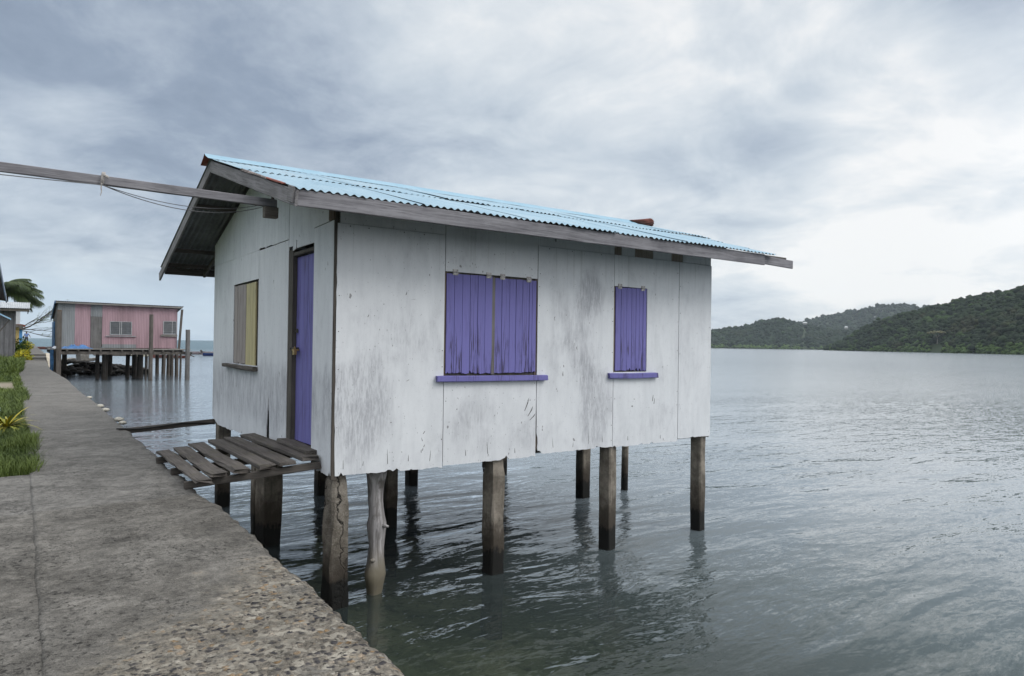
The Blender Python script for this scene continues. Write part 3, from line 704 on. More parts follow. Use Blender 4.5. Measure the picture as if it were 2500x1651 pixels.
s2 = mb.build('shutter', PURPLE_LOW, win)
for u, z in ((4.135,2.282),(4.60,2.276),(4.80,2.272),(5.20,2.264)): hinge(win, u, z)
mb = MB(); mb.timber((3.893, Y0-.022, 1.040), (5.476, Y0-.022, 1.030), .072, .068, (0,0,1), 8, .004, .02, .006)
mb.build('sill', PURPLE, win)
# small front window
mb = MB(); mb.box(6.668, 7.298, Y0+.030, Y0+.06, 1.06, 2.272)
win = mb.build('window', JAMB, house); win['label'] = 'narrow window with a single purple shutter frayed at its foot'
mb = MB(); shutter(mb, [6.694,6.795,6.905,7.000,7.085,7.150,7.225,7.292], 1.100, 2.258, False, .004, .014, rags={2:[(6.93,.02,.03),(6.97,.02,.05)],3:[(7.04,.03,.02)],4:[(7.10,.025,.05)],5:[(7.17,.03,.04)]})
mb.build('shutter', PURPLE_LOW, win)
for u, z in ((6.765,2.272),(7.215,2.268)): hinge(win, u, z)
mb = MB(); mb.timber((6.555, Y0-.020, 1.036), (7.490, Y0-.020, 1.033), .070, .072, (0,0,1), 6, .005, .025, .008)
mb.build('sill', PURPLE, win)
# side window: half bare boards, half yellow
mb = MB(); mb.box(X0+.034, X0+.06, 9.92, 11.278, 1.10, 2.302)
win = mb.build('window', DARKZ, house); win['label'] = 'side window with worn boards, half of them faded yellow'
mb = MB(); shutter(mb, [10.075,10.210,10.335,10.455,10.575], 1.075, 2.272, True, .006, .01)
mb.build('shutter', CREAM, win)['label'] = 'faded yellow shutter'
mb = MB(); shutter(mb, [10.600,10.760,10.900,11.080,11.255], 1.105, 2.275, True, .010, .012, rags={1:[(10.8,.04,.02)],2:[(11.0,.05,.03)]})
mb.build('shutter', BARE_PINK, win)['label'] = 'worn bare board shutter'
mb = MB(); mb.timber((X0-.03, 9.90, 1.055), (X0-.03, 11.66, 1.062), .085, .055, (0,0,1), 14, .010, .05, .010)
mb.build('sill', DARKY, win)

# roof --------------------------------------------------------------
XL, XR = 2.03, 10.05
def corr(mb, xa, xb, ya, yb, lift_a, lift_b, slope, pitch=.083, amp=.0105, flat=.0, ragA=0.0, mi=(0,1), skew=0.0):
    nx = max(4, int((xb - xa) / pitch * 8)); ny = 7
    top, bot = [], []
    for j in range(ny + 1):
        f = j / ny; rt, rb = [], []
        for i in range(nx + 1):
            x = xa + (xb - xa) * i / nx
            y = ya + (yb - ya) * f
            if j == 0: y += ragA * fbm(x*2.2, ya) + skew * (x - xa)
            z = slope(y) + lift_a + (lift_b - lift_a) * f + amp * math.cos(2*math.pi*(x - XL)/pitch) + .006*fbm(x*1.1, y*.8, 3)
            rt.append((x, y, z)); rb.append((x, y, z - .0016))
        top.append(rt); bot.append(rb)
    mb.grid(top, mi[0]); mb.grid([list(reversed(r)) for r in bot], mi[1])
    n = nx
    for a, b in ((0, 1),):
        vs = top[0] + bot[0]; mb.add(vs, [(i, i+n+1, i+n+2, i+1) for i in range(n)], mi[1])
def front_slope(y): return 2.875 + .28*(y - 6.45)
def back_slope(y): return 3.869 - .285*(y - 10.0)
mb = MB(); x = XL; i = 0
while x < 9.30:                                               # lower row, sheet by sheet
    w = .083*8; xb = min(x + w + .05, 9.34)
    corr(mb, x, xb, 6.405 + random.uniform(-.025,.02), 8.55, random.choice([.000,.004,.009]) , .0 + .004*random.random(), front_slope, ragA=.02, skew=random.uniform(-.02,.02)); x += w; i += 1
corr(mb, 9.30, 9.62, 7.05, 8.55, .0, .0, front_slope, ragA=.08); corr(mb, 9.58, XR, 7.9, 8.55, .0, .0, front_slope, ragA=.08)
x = XL - .015
while x < XR:                                                 # upper row, lapped over it and lifting here and there
    w = .083*8; xb = min(x + w + .05, XR + .1)
    corr(mb, x, xb, 8.32 + random.uniform(-.06,.06), 10.0, random.choice([.012,.017,.022,.032]), .012, front_slope, ragA=.03, skew=random.uniform(-.03,.03)); x += w
x = XL
while x < XR:
    w = .083*8; xb = min(x + w + .05, XR)
    corr(mb, x, xb, 13.98 + random.uniform(-.02,.02), 10.0, .0, .0, back_slope, ragA=.02); x += w
roof = mb.build('roof', [BLUEROOF, UNDER], house, smooth=True)
def ridge(name, xa, xb, mat, sag=0.0, flare=0.0):
    mb = MB(); rows = []; n = max(3, int((xb - xa) / .12))
    for j in range(n + 1):
        x = xa + (xb - xa) * j / n; r = []
        for k in range(13):
            t = k / 12; y = 9.76 + .48*t; u = abs(t - .5) * 2
            z = 3.912 - .085*u**1.2 + .026*math.exp(-(u/.18)**2) + .005*fbm(x*2, y*4) + flare*(1-j/n)*u*.0
            r.append((x, y, z))
        rows.append(r)
    mb.grid(rows, 0); mb.grid([[(p[0], p[1], p[2]-.002) for p in reversed(r)] for r in rows], 1)
    return mb.build(name, [mat, RUSTRED], roof, smooth=True)
ridge('ridge_cap', 1.96, 9.84, BLUECAP)
# curled rusty sheet end riding up at the far end of the ridge
mb = MB(); rows = []
for j in range(13):
    f = j / 12; x = 9.80 + .58*f; r = []
    for k in range(60):
        t = k / 59; a = -2.6 + 5.2*t; rr = .080 + .025*f + .010*math.cos(2*math.pi*t*13)
        r.append((x, 10.0 + rr*math.sin(a)*1.15, 3.905 + .03*f + rr*math.cos(a)*(.35+.55*f)))
    rows.append(r)
mb.grid(rows, 0); mb.grid([[(p[0], 10+(p[1]-10)*.97, p[2]-.003) for p in reversed(r)] for r in rows], 1)
mb.build('ridge_cap', [m_simple('dark_rust', (.14,.05,.04), .8, .4, 9, .3), DARKMETAL], roof, smooth=True)['label'] = 'rusty red curled ridge sheet'
# red gable flashing pieces
mb = MB()
mb.timber((2.034, 6.72, 2.955), (2.034, 7.30, 3.117), .026, .018, (0,0,1), 5, .004)
mb.build('flashing', RUSTRED, roof)
mb = MB(); mb.timber((2.036, 7.30, 3.115), (2.036, 8.35, 3.41), .026, .022, (0,0,1), 8, .008, .02)
mb.build('flashing', m_simple('rusted_flashing', (.20,.16,.145), .8, .5, 18, .3, second=(.36,.30,.28)), roof)
# barge boards, fascias
mb = MB(); mb.timber((2.05, 6.40, 2.765), (2.05, 10.0, 3.775), .15, .028, (1,0,0), 10, .003, .01, .004)
mb.timber((2.025, 6.41, 2.795), (2.025, 6.56, 2.837), .15, .022, (1,0,0), 2)
mb.build('barge_board', m_wood('barge_wood_front', (.125,.120,.122), (.30,.29,.295), 1, pitch=-15.6), roof)
mb = MB(); mb.timber((2.05, 10.0, 3.775), (2.05, 14.12, 2.585), .14, .028, (1,0,0), 10, .003, .02, .004)
mb.build('barge_board', m_wood('barge_wood_rear', (.125,.120,.122), (.30,.29,.295), 1, pitch=16.1), roof)
mb = MB(); mb.timber((2.045, 6.432, 2.778), (9.12, 6.432, 2.770), .030, .158, (0,0,1), 26, .004, .01, .004)
mb.build('fascia_board', WOODX, roof)
mb = MB(); mb.timber((8.75, 6.475, 2.792), (9.90, 6.475, 2.758), .030, .125, (0,0,1), 6, .004, .01, .004)
mb.build('fascia_board', WOODX, roof)
mb = MB(); mb.timber((2.10, 13.93, 2.70), (9.95, 13.93, 2.70), .030, .15, (0,0,1), 12, .006, .01)
mb.build('fascia_board', DARKX, roof)
for y, dz in ((6.60,-.075),(7.75,-.065),(8.9,-.065),(9.85,-.07),(11.25,-.07),(12.95,-.07),(13.6,-.075)):
    z = (front_slope(y) if y < 10 else back_slope(y)) + dz
    mb = MB(); mb.timber((2.07, y, z), (9.9, y, z), .05, .07, (0,0,1), 10, .006, .02)
    mb.build('purlin', DARKX, roof)
for x in (2.76, 5.7, 8.6):
    mb = MB(); mb.timber((x, 6.5, front_slope(6.5)-.12), (x, 10, front_slope(10)-.12), .045, .07, (0,0,1), 3)
    mb.timber((x, 10, back_slope(10)-.12), (x, 13.9, back_slope(13.9)-.12), .045, .07, (0,0,1), 3)
    mb.build('rafter', DARKY, roof)
# stub that carries the overhead beam
mb = MB(); mb.timber((2.13, 7.75, 2.845), (2.27, 7.75, 2.845), .10, .115, (0,0,1), 3, .003, .01, .008); mb.timber((2.235, 7.795, 2.80), (2.235, 7.795, 3.19), .05, .025, (1,0,0), 3)
mb.build('beam_stub', m_wood('stub_wood', (.09,.08,.07), (.20,.18,.155), 0), roof)

# posts in the water
def m_cracked():
    t = NT('cracked_concrete'); o = t.pos()
    w = t.n('ShaderNodeVectorMath', {'operation': 'ADD'}, _0=t.mapv(o, (2.6,2.6,.55)), _1=t.n('ShaderNodeVectorMath', {'operation': 'SCALE'}, _0=t.n('ShaderNodeTexNoise', Vector=o, Scale=9.0, Detail=4.0).outputs['Color'], Scale=.5).outputs[0]).outputs[0]
    e = t.n('ShaderNodeTexVoronoi', {'feature': 'DISTANCE_TO_EDGE'}, Vector=w, Scale=1.3).outputs['Distance']
    b = t.noise(o, 6, 6, .7); f = t.noise(o, 70, 5, .75)
    c = t.mix(t.smooth(b, .35, .68), (.12,.105,.085), (.25,.225,.19))
    c = t.mix(t.math('MULTIPLY', t.smooth(f, .52, .68), .6), c, (.36,.34,.30))
    c = t.mix(t.math('MULTIPLY', t.smooth(f, .48, .36), .6), c, (.06,.055,.05))
    c = t.mix(t.smooth(e, .035, .008), c, (.02,.018,.016))
    z = t.math('ADD', t.sep(o)[2], t.math('MULTIPLY', t.math('SUBTRACT', b, .5), .28))
    c = t.mix(t.smooth(z, -.62, -1.05), c, (.05,.042,.034)); c = t.mix(t.smooth(z, -1.02, -1.12), c, (.012,.012,.011))
    return t.out(c, .9, t.bump(t.math('ADD', t.math('ADD', f, b), t.smooth(e, .0, .06)), .9, .014), .2)
CRACKED = m_cracked()
def stilt(x, y, top, w, rot=0.0, mat=POST, wf=None, jit=.010, lean=(0,0), name='stilt', label=None, w2=None):
    mb = MB(); u = (math.cos(rot), math.sin(rot), 0)
    mb.timber((x+lean[0], y+lean[1], top), (x, y, -2.9), w, w2 or w, u, 26, jit, .0, .016, wf)
    o = mb.build(name, mat, house)
    if label: o['label'] = label
    return o
def broken(f):
    return .62 + .10*math.sin(f*60) if f < .03 else (.74 + .26*min(1, max(0, f-.03)/.13))
stilt(2.785, 7.20, .055, .215, .10, mat=CRACKED, wf=broken, jit=.030, label='cracked corner post, broken away at its top')
stilt(4.80, 7.19, .06, .195, .12, wf=lambda f: .86 if f < .05 else (1.0 if f < .3 else 1.04), jit=.020)
stilt(6.70, 7.19, .07, .180, .30, jit=.008)
stilt(8.58, 7.19, .10, .175, .25, jit=.012)
stilt(2.83, 12.52, .08, .21); stilt(4.56, 12.55, .08, .20); stilt(6.38, 12.5, .08, .20); stilt(8.55, 12.5, .08, .17)
stilt(2.84, 9.85, .06, .27, .2, jit=.012, wf=lambda f: .97 + .05*math.sin(f*9)); stilt(2.86, 10.45, .06, .17)
stilt(4.66, 9.85, .08, .19, jit=.014); stilt(6.62, 9.9, .08, .17); stilt(8.56, 9.85, .08, .20)
P = []; rad = []
for i in range(30):
    f = i / 29; z = .03 - 2.6*f; P.append((3.30 + .02*math.sin(f*6) - .012*f + .012*fbm(z*3, 1), 7.33 + .012*math.sin(f*5+1), z))
    r = .098 - .012*math.sin(min(1, f*4)*math.pi) + .018*math.exp(-((f-.0)/.03)**2) + .030*math.exp(-((f-.455)/.035)**2) + .010*math.exp(-((f-.25)/.02)**2) - (.035*max(0, f-.49)/.1 if f > .49 else 0)
    rad.append(max(.06, r))
mb = MB(); mb.tube(P, rad, 16, 0, .34); mb.tube([(3.345,7.26,-.60),(3.40,7.20,-.61)], [.03,.012], 7); mb.tube([(3.26,7.27,-.98),(3.20,7.22,-.96)], [.032,.010], 7)
mb.build('log_stilt', LOG, house, smooth=True)
# scraps hanging from the floor
mb = MB()
for k in range(5):
    x = 5.55 + .04*random.random(); mb.tube([(x, 8.6, -.02), (x+.015, 8.6+.01*k, -.14), (x-.01, 8.61, -.22), (x+.02*random.random(), 8.6, -.34-.09*random.random())], .010, 5)
mb.timber((5.60, 8.63, .0), (5.585, 8.63, -.36), .06, .03, (1,0,0), 5, .014, .05)
mb.build('hanging_scrap', DARKZ, house)

# ------------------------------------------------------------------ gangway of six planks
gw = thing('gangway', (2.0, 8.2, .05), 'gangway of six grey planks from the concrete path to the purple door', 'gangway')
mb = MB(); mb.timber((1.315, 7.37, .036), (2.662, 7.37, .118), .055, .072, (0,0,1), 8, .005, .015, .006); mb.build('bearer', DARKX, gw)
mb = MB(); mb.timber((1.315, 9.06, .036), (2.662, 9.06, .118), .055, .072, (0,0,1), 8, .005, .015, .006); mb.build('bearer', DARKX, gw)
mb = MB(); mb.timber((1.335, 8.22, .036), (2.662, 8.22, .118), .055, .072, (0,0,1), 8, .005, .015, .006); mb.build('bearer', DARKX, gw)
PL = [((1.400,9.20),(1.435,7.02),.140,.036,.098,.022),((1.60,9.26),(1.605,7.21),.165,.040,.110,.024),((1.80,9.36),(1.82,7.24),.165,.046,.126,.022),
      ((2.035,9.44),(2.075,7.26),.170,.044,.146,.005),((2.245,9.50),(2.285,7.30),.180,.044,.158,.004),((2.475,9.58),(2.560,7.36),.195,.046,.172,.004)]
for (a, c, w, th, z, j) in PL:
    mb = MB(); mb.timber((a[0],a[1],z+th/2), (c[0],c[1],z+th/2), w, th, (0,0,1), 30, j, .09, .007)
    mb.build('plank', PLANKY, gw)

# ------------------------------------------------------------------ beam with cable overhead
bm_ = thing('overhead_beam', (0, 7.7, 2.95), 'long grey timber running from under the gable out past the left edge of the picture', 'beam')
mb = MB(); mb.timber((-3.2, 7.68, 2.985), (2.26, 7.75, 2.950), .05, .088, (0,0,1), 30, .004, .01, .005)
mb.build('timber', WOODX, bm_)
mb = MB()
for k in range(3):
    mb.tube([(.60+.010*k + .008*math.sin(t), 7.698 + .035*math.cos(t), 2.975 + .058*math.sin(t)) for t in np.linspace(0, 2*math.pi, 15)], .006, 5)
mb.tube([(.60,7.66,2.92),(.595,7.655,2.88),(.60,7.655,2.84),(.59,7.65,2.80)], [.008,.006,.005,.003], 5)
mb.tube([(.62,7.655,3.00),(.645,7.65,2.985),(.655,7.65,2.975)], [.012,.014,.008], 6)
mb.build('lashing', ROPE, bm_)
def hang(a, b, sag, n=22):
    return [tuple(Vector(a).lerp(Vector(b), i/n) - Vector((0,0, sag*4*(i/n)*(1-i/n)))) for i in range(n+1)]
cb = thing('power_cable', (0, 7.66, 2.9), 'thin grey twin cable hanging below the overhead timber, tied on with cord', 'cable')
mb = MB(); mb.tube(hang((-3.2,7.66,2.97),(.60,7.655,2.905),.05), .0045, 6); mb.tube(hang((.60,7.655,2.905),(2.67,9.70,3.27),.16), .0045, 6)
mb.build('wire', CABLE, cb)
mb = MB(); mb.tube(hang((.60,7.655,2.905),(2.67,9.80,3.31),.125), .004, 6); mb.build('wire', CABLE, cb)

# low pole and hose between path and house
lp = thing('pipe_support_board', (2.0, 12.6, .0), 'low board carrying a black hose from the path to the far corner of the house', 'board')
mb = MB(); mb.timber((1.30, 12.66, -.025), (2.72, 12.60, .075), .05, .085, (0,0,1), 8, .005, .02); mb.build('board', DARKX, lp)
mb = MB(); mb.tube([(1.25,12.60,.03),(1.6,12.59,.012),(1.9,12.585,.04),(2.2,12.575,.075),(2.45,12.57,.066),(2.70,12.57,.035)], .013, 8); mb.build('hose', HOSE, lp, smooth=True)
# free-standing pole behind the house
mb = MB(); mb.tube([(9.72,9.95,-2.8),(9.70,9.93,-1.2),(9.68,9.9,-.4),(9.69,9.9,.35)], [.075,.07,.065,.06], 10, 0, .1)
tag(mb.build('mooring_pole', POST, smooth=True), 'round wooden pole standing in the water behind the house posts', 'pole')
# pale coral stones along the water edge of the path
for i, (x, y, s) in enumerate([(1.46,14.35,.075),(1.46,13.75,.06),(1.43,16.4,.07),(1.42,17.4,.07),(1.39,20.0,.06)]):
    mb = MB(); g = []
    for a in range(9):
        g.append([(x + s*math.cos(2*math.pi*b/12)*math.sin(math.pi*a/8)*(1+.35*fbm(a*.7,b*.7,i)), y + 2.2*s*math.sin(2*math.pi*b/12)*math.sin(math.pi*a/8)*(1+.35*fbm(a*.7,b*.6,i+4)), .0 + .55*s*math.cos(math.pi*a/8)) for b in range(13)])
    mb.grid(g)
    o = mb.build('stone', m_simple('coral_stone', (.36,.34,.29), .9, .35, 20, .5) if i == 0 else bpy.data.materials['coral_stone'], smooth=True)
    tag(o, ['pale coral stone bedded on the path edge, just left of the hose board','smaller pale coral stone bedded on the path edge, nearest of the five','pale coral stone on the path edge, third from the near end','pale coral stone on the path edge, fourth from the near end','pale coral stone on the path edge, farthest of the five'][i], 'stone', 'coral stones along the path edge')

# ------------------------------------------------------------------ pink shack on its deck
PINKW = m_zinc('pink_painted_iron', (.35,.235,.262), 1.0); ZINC = m_zinc('bare_grey_iron', (.22,.235,.245), 1.0)
PINKROOF = m_simple('dull_roof_iron', (.16,.165,.17), .6, .35, 2, .1)
LOUVRE = m_simple('louvre_glass', (.05,.06,.07), .15, .3, 3, .0, .6)
BLUEPAINT = m_simple('blue_paint', (.06,.17,.36), .6, .3, 4, .1); TARP = m_simple('blue_tarpaulin', (.06,.145,.31), .45, .45, 5, .3)
GREYB = m_wood('grey_board_upright', (.085,.082,.080), (.19,.185,.18), 2, scale=.35); ALU = m_simple('pale_window_frame', (.30,.31,.32), .5, .2, 6, .1)
DECKX = m_wood('deck_timber', (.13,.125,.115), (.28,.265,.245), 0, scale=.3); POLE = m_wood('dark_pole', (.055,.048,.043), (.15,.135,.12), 2, scale=.4)
PY = 55.3
ps = thing('pink_shack', (5.5, 57, .75), 'pink corrugated iron shack on a timber deck above the water', 'shack')
def ribs(mb, xa, xb, za, zb, y, mi=0, pitch=.10, amp=.007):
    n = int((xb - xa) / pitch * 6) + 1
    mb.grid([[(xa + (xb-xa)*i/n, y + amp*math.cos(2*math.pi*(xa + (xb-xa)*i/n)/pitch), z) for i in range(n+1)] for z in (za, (za+zb)/2, zb)], mi)
def ptop(x): return 3.80 - .010*(x - 1.9)
mb = MB()
ribs(mb, 2.93, 3.84, .80, 3.76, PY); ribs(mb, 4.52, 4.98, 1.05, 3.74, PY); ribs(mb, 6.32, 8.30, 1.05, 3.70, PY); ribs(mb, 9.18, 9.22, .8, 3.66, PY)
ribs(mb, 4.98, 6.32, 1.05, 1.70, PY); ribs(mb, 4.98, 6.32, 2.64, 3.72, PY); ribs(mb, 8.30, 9.18, 1.05, 1.80, PY); ribs(mb, 8.30, 9.18, 2.76, 3.67, PY); ribs(mb, 6.6, 9.22, .80, 1.06, PY-.004)
mb.build('front_wall', PINKW, ps)
mb = MB(); ribs(mb, 1.945, 2.935, 3.30, 3.76, PY-.03, 0); mb.build('iron_patch', ZINC, ps)
mb = MB(); ribs(mb, 2.185, 2.93, .80, 3.31, PY-.02, 0); mb.build('iron_patch', ZINC, ps)
mb = MB(); ribs(mb, 3.84, 4.52, 2.93, 3.75, PY-.02, 0); mb.build('iron_patch', ZINC, ps)
mb = MB(); ribs(mb, 4.55, 6.6, .80, 1.06, PY-.008, 0); mb.build('iron_patch', ZINC, ps)
mb = MB(); mb.box(1.93, 2.19, PY-.03, PY+.05, .8, 3.32); mb.build('corner_board', BROWNZ, ps)
mb = MB()
mb.add([(1.92,PY,.8),(1.92,62,.8),(1.92,62,2.85),(1.92,PY,3.76)], [(0,1,2,3)]); mb.add([(9.2,PY,.8),(9.2,62,.8),(9.2,62,2.80),(9.2,PY,3.68)], [(0,1,2,3)])
mb.add([(1.92,62,.8),(9.2,62,.8),(9.2,62,2.8),(1.92,62,2.85)], [(0,1,2,3)]); mb.build('side_wall', GREYB, ps)
mb = MB(); mb.box(1.86, 1.915, 58.5, 62.0, .55, 2.6); mb.build('blue_side_board', BLUEPAINT, ps)
mb = MB(); mb.box(3.85, 4.50, PY-.05, PY-.015, .79, 2.92); pd = mb.build('door', GREYB, ps)
mb = MB(); mb.box(4.40, 4.43, PY-.075, PY-.05, 1.75, 1.90); mb.build('handle', DARKMETAL, pd)
def louvre(x0, x1, z0, z1, panes):
    mb = MB(); f = .045
    mb.box(x0, x1, PY-.04, PY+.01, z1-f, z1); mb.box(x0, x1, PY-.04, PY+.01, z0, z0+f)
    xs = [x0] + [p for p in panes] + [x1-f]
    for x in xs: mb.box(x, x+f, PY-.041, PY+.011, z0+f, z1-f)
    w = mb.build('window', ALU, ps)
    for a, b in zip(xs[:-1], xs[1:]):
        mb = MB(); n = 7
        for k in range(n):
            zz = z0 + f + (z1 - z0 - 2*f) * (k + .5) / n; h = (z1 - z0 - 2*f) / n
            mb.add([(a+f, PY-.02, zz - h*.5), (b, PY-.02, zz - h*.5), (b, PY+.03, zz + h*.56), (a+f, PY+.03, zz + h*.56)], [(0,1,2,3)])
        mb.build('louvre', LOUVRE, w)
    return w
louvre(4.98, 6.32, 1.70, 2.64, [5.55,5.66]); louvre(8.30, 9.18, 1.80, 2.76, [8.86])
mb = MB(); mb.timber((4.73,PY-.06,1.62),(6.58,PY-.06,1.62),.10,.05,(0,0,1),3); mb.build('sill', ALU, ps)
mb = MB(); mb.timber((8.15,PY-.06,1.72),(9.22,PY-.06,1.70),.10,.14,(0,0,1),3); mb.build('sill', DECKX, ps)
mb = MB(); n = 470; rows = []
for j, (y, z) in enumerate([(54.95,3.90),(58.5,3.40),(62.4,2.86)]):
    rows.append([(1.76 + 7.82*i/n, y + (.03*fbm(i*.05, 2) if j == 0 else 0), z - .008*(7.82*i/n) + .016*math.cos(2*math.pi*7.82*i/n/.10)) for i in range(n+1)])
mb.grid(rows); mb.build('roof', PINKROOF, ps)
mb = MB(); mb.timber((1.80,55.0,3.80),(9.5,55.0,3.74),.05,.10,(0,0,1),4); mb.build('fascia_board', DECKX, ps)
mb = MB(); mb.timber((1.80,54.98,3.84),(1.80,62.3,2.80),.05,.13,(0,0,1),4); mb.build('barge_board', BLUEPAINT, ps)
mb = MB()
for y in np.arange(53.0, 62, .24): mb.timber((1.42 + .1*random.random(), y, .735), (9.50 + .25*random.random(), y, .735), .215, .05, (0,0,1), 2, .004, .03)
mb.build('deck', DECKX, ps)
for x in np.linspace(1.8, 9.2, 13):
    mb = MB(); mb.timber((x, 52.85, .645), (x, 61.9, .645), .10, .11, (0,0,1), 2); mb.build('joist', POLE, ps)
for y, t0 in ((53.05,.20),(57.5,.18),(61.5,.18)):
    mb = MB(); mb.timber((1.55, y, .49), (9.55, y, .50), .12, t0, (0,0,1), 4, .01, .03); mb.build('beam', POLE, ps)
def ppost(x, y, top, r, lean=0.0, sq=False, mat=POLE, name='post'):
    mb = MB()
    if sq: mb.timber((x+lean, y, top), (x, y, -2.4), r*2, r*2, (0,1,0), 8, .015, .02, .02)
    else: mb.tube([(x+lean*(1-i/6), y, top + (-2.4-top)*i/6) for i in range(7)], [r*(.94+.02*i) for i in range(7)], 9, 0, .12)
    return mb.build(name, mat, ps)
ppost(1.96, 52.86, 3.13, .135, sq=True); ppost(7.20, 52.86, 3.125, .135); ppost(9.50, 52.86, 2.14, .155, mat=GREYB)
for x, y, r in [(4.72,55.4,.20),(4.35,56.0,.13),(7.02,56.6,.20),(6.80,57.6,.17),(7.14,54.5,.06),(8.93,62.0,.14),(9.36,61.9,.15),(9.38,59.8,.14),(9.50,58.9,.12),(9.57,57.3,.13),(9.43,55.1,.07),(6.4,58.2,.14),(2.6,60.5,.16),(1.95,57.5,.15),(1.98,54.2,.13),(5.6,61.6,.15)]:
    ppost(x, y, .58, r, .04*random.uniform(-1, 1), name='stilt')
mb = MB(); mb.timber((9.50,55.15,3.62),(9.33,55.15,.76),.15,.11,(0,1,0),6,.012,.03); mb.build('prop', POLE, ps)
# tarpaulin heap on the deck, blue cloth over its end
mb = MB(); g = []
for i in range(12):
    g.append([(2.15 + 1.75*j/22, 53.4 + 1.2*i/11, .765 + max(0, math.sin(math.pi*i/11))*math.sin(math.pi*min(1, j/22*.9+.08))*(.15 + .22*fbm(i*.5, j*.4, 2) + .08*(1-j/22))) for j in range(23)])
mb.grid(g); tag(mb.build('tarpaulin', TARP, smooth=True), 'crumpled blue tarpaulin heaped on the deck of the pink shack', 'tarpaulin')
mb = MB(); g = []
for i in range(12):
    g.append([(1.50 + .20*j/8 + .03*fbm(i*.4, j*.5), 52.93 - .05*math.sin(j*1.7+i*.2) + .03*fbm(i, j, 3), .80 - 1.55*i/11*(1-.10*abs(j-4)/4)) for j in range(9)])
mb.grid(g); tag(mb.build('hanging_cloth', m_simple('dark_blue_cloth', (.03,.085,.17), .8, .4, 5, .3), smooth=True), 'blue cloth hanging down over the near corner of the pink shack deck', 'cloth')
mb = MB(); g = []
for i in range(9):
    g.append([(1.58 + .36*j/10, 52.95 + .5*i/8, .77 + .16*math.sin(math.pi*i/8)*math.sin(math.pi*j/10)*(1+.6*fbm(i, j))) for j in range(11)])
mb.grid(g); tag(mb.build('white_sack', m_simple('white_sackcloth', (.5,.52,.55), .8, .25), smooth=True), 'white sack lying beside the tall corner post on the deck', 'sack')

# rocks, slabs and low jetty under and behind the deck
ico = bmesh.new(); bmesh.ops.create_icosphere(ico, subdivisions=2, radius=1.0)
IV = np.array([tuple(v.co) for v in ico.verts]); IF = np.array([[v.index for v in f.verts] for f in ico.faces]); ico.free()
ico = bmesh.new(); bmesh.ops.create_icosphere(ico, subdivisions=1, radius=1.0)
JV = np.array([tuple(v.co) for v in ico.verts]); JF = np.array([[v.index for v in f.verts] for f in ico.faces]); ico.free()
V, F, A = [], [], []; nb = 0
for i in range(420):
    x = random.uniform(2.1, 8.4); f = (x - 2.1) / 6.3; y = 64 + random.gauss(0, 1.1)
    top = -.30 - .75*f**1.3; z = random.uniform(-1.5, top) if random.random() < .8 else top
    s = random.uniform(.09, .24); v = IV * (1 + .28*rng.standard_normal((len(IV), 1)) * .5) * np.array([s*1.3, s, s*.75])
    V.append(v + np.array([x, y - (top - z)*.7, z])); F.append(IF + nb); nb += len(IV); A.append(np.full(len(IV), random.random()))
tag(npmesh('rocks', np.vstack(V), np.vstack(F), m_leaf('dark_wet_rock', (.012,.011,.010), (.055,.048,.040), .7), attr=np.concatenate(A)), kind='stuff')
SLABM = m_simple('pale_concrete_slab', (.25,.24,.22), .9, .3, 5, .4)
for (x, y, z, w, h, d, rz, lb) in [(2.95,64.6,-.30,1.15,.30,.9,.1,'broken concrete slab lying flat on the dark rocks under the pink shack'),(4.05,65.6,-.10,.62,.55,.6,.5,'upended concrete block on the rocks under the pink shack door'),(4.75,65.8,-.25,.55,.25,.5,-.3,'small pale rubble lump beside the upended block on the rocks')]:
    mb = MB(); u = Vector((math.cos(rz), math.sin(rz), .08)); c = Vector((x, y, z))
    mb.timber(c - u*w/2, c + u*w/2, d, h, (0,0,1), 6, .05, .15, .05); tag(mb.build('concrete_slab', SLABM), lb, 'slab', 'broken slabs under the pink shack')
mb = MB(); g = []
for i in range(14):
    g.append([(1.75 + 1.9*j/14, 69.5 + 8*i/13, -1.5 + 1.62*abs(math.sin(math.pi*i/13))**.6*abs(math.sin(math.pi*min(1, .5+.5*j/14)))**.7 + .05*fbm(i*.8, j*.8)) for j in range(15)])
mb.grid(g); tag(mb.build('beach', m_simple('pale_sand', (.42,.38,.31), .95, .2, 3, .3), smooth=True), kind='structure')
jt = thing('low_jetty', (6, 68, .0), 'low dark plank jetty on posts behind the pink shack', 'jetty')
mb = MB()
for y in np.arange(67.2, 69, .3): mb.timber((5.0, y, .05), (9.2, y, -.02), .27, .06, (0,0,1), 2, .01, .06)
mb.build('deck', POLE, jt)
mb = MB(); mb.timber((3.6,67.1,.22),(8.6,67.1,.05),.10,.12,(0,0,1),3); mb.build('beam', POLE, jt)
for x, y in ((5.2,67.4),(7.6,68.6),(8.2,67.4),(9.0,68.5)):
    mb = MB(); mb.tube([(x,y,.0),(x,y,-2.2)], .12, 8); mb.build('stilt', POLE, jt)
mb = MB(); mb.add([(7.6,66.6,.10),(9.6,66.6,.30),(9.3,68.4,.42),(7.5,68.4,.38),(7.8,66.6,-.06),(8.7,66.6,-.05),(8.7,68.4,-.0),(7.7,68.4,-.0)], [(0,1,2,3),(4,7,6,5),(0,4,5,1),(1,5,6,2),(2,6,7,3),(3,7,4,0)])
tag(mb.build('boat_cover', m_simple('cream_canvas', (.42,.41,.33), .8, .2)), 'cream canvas cover stretched over goods on the low jetty', 'cover')

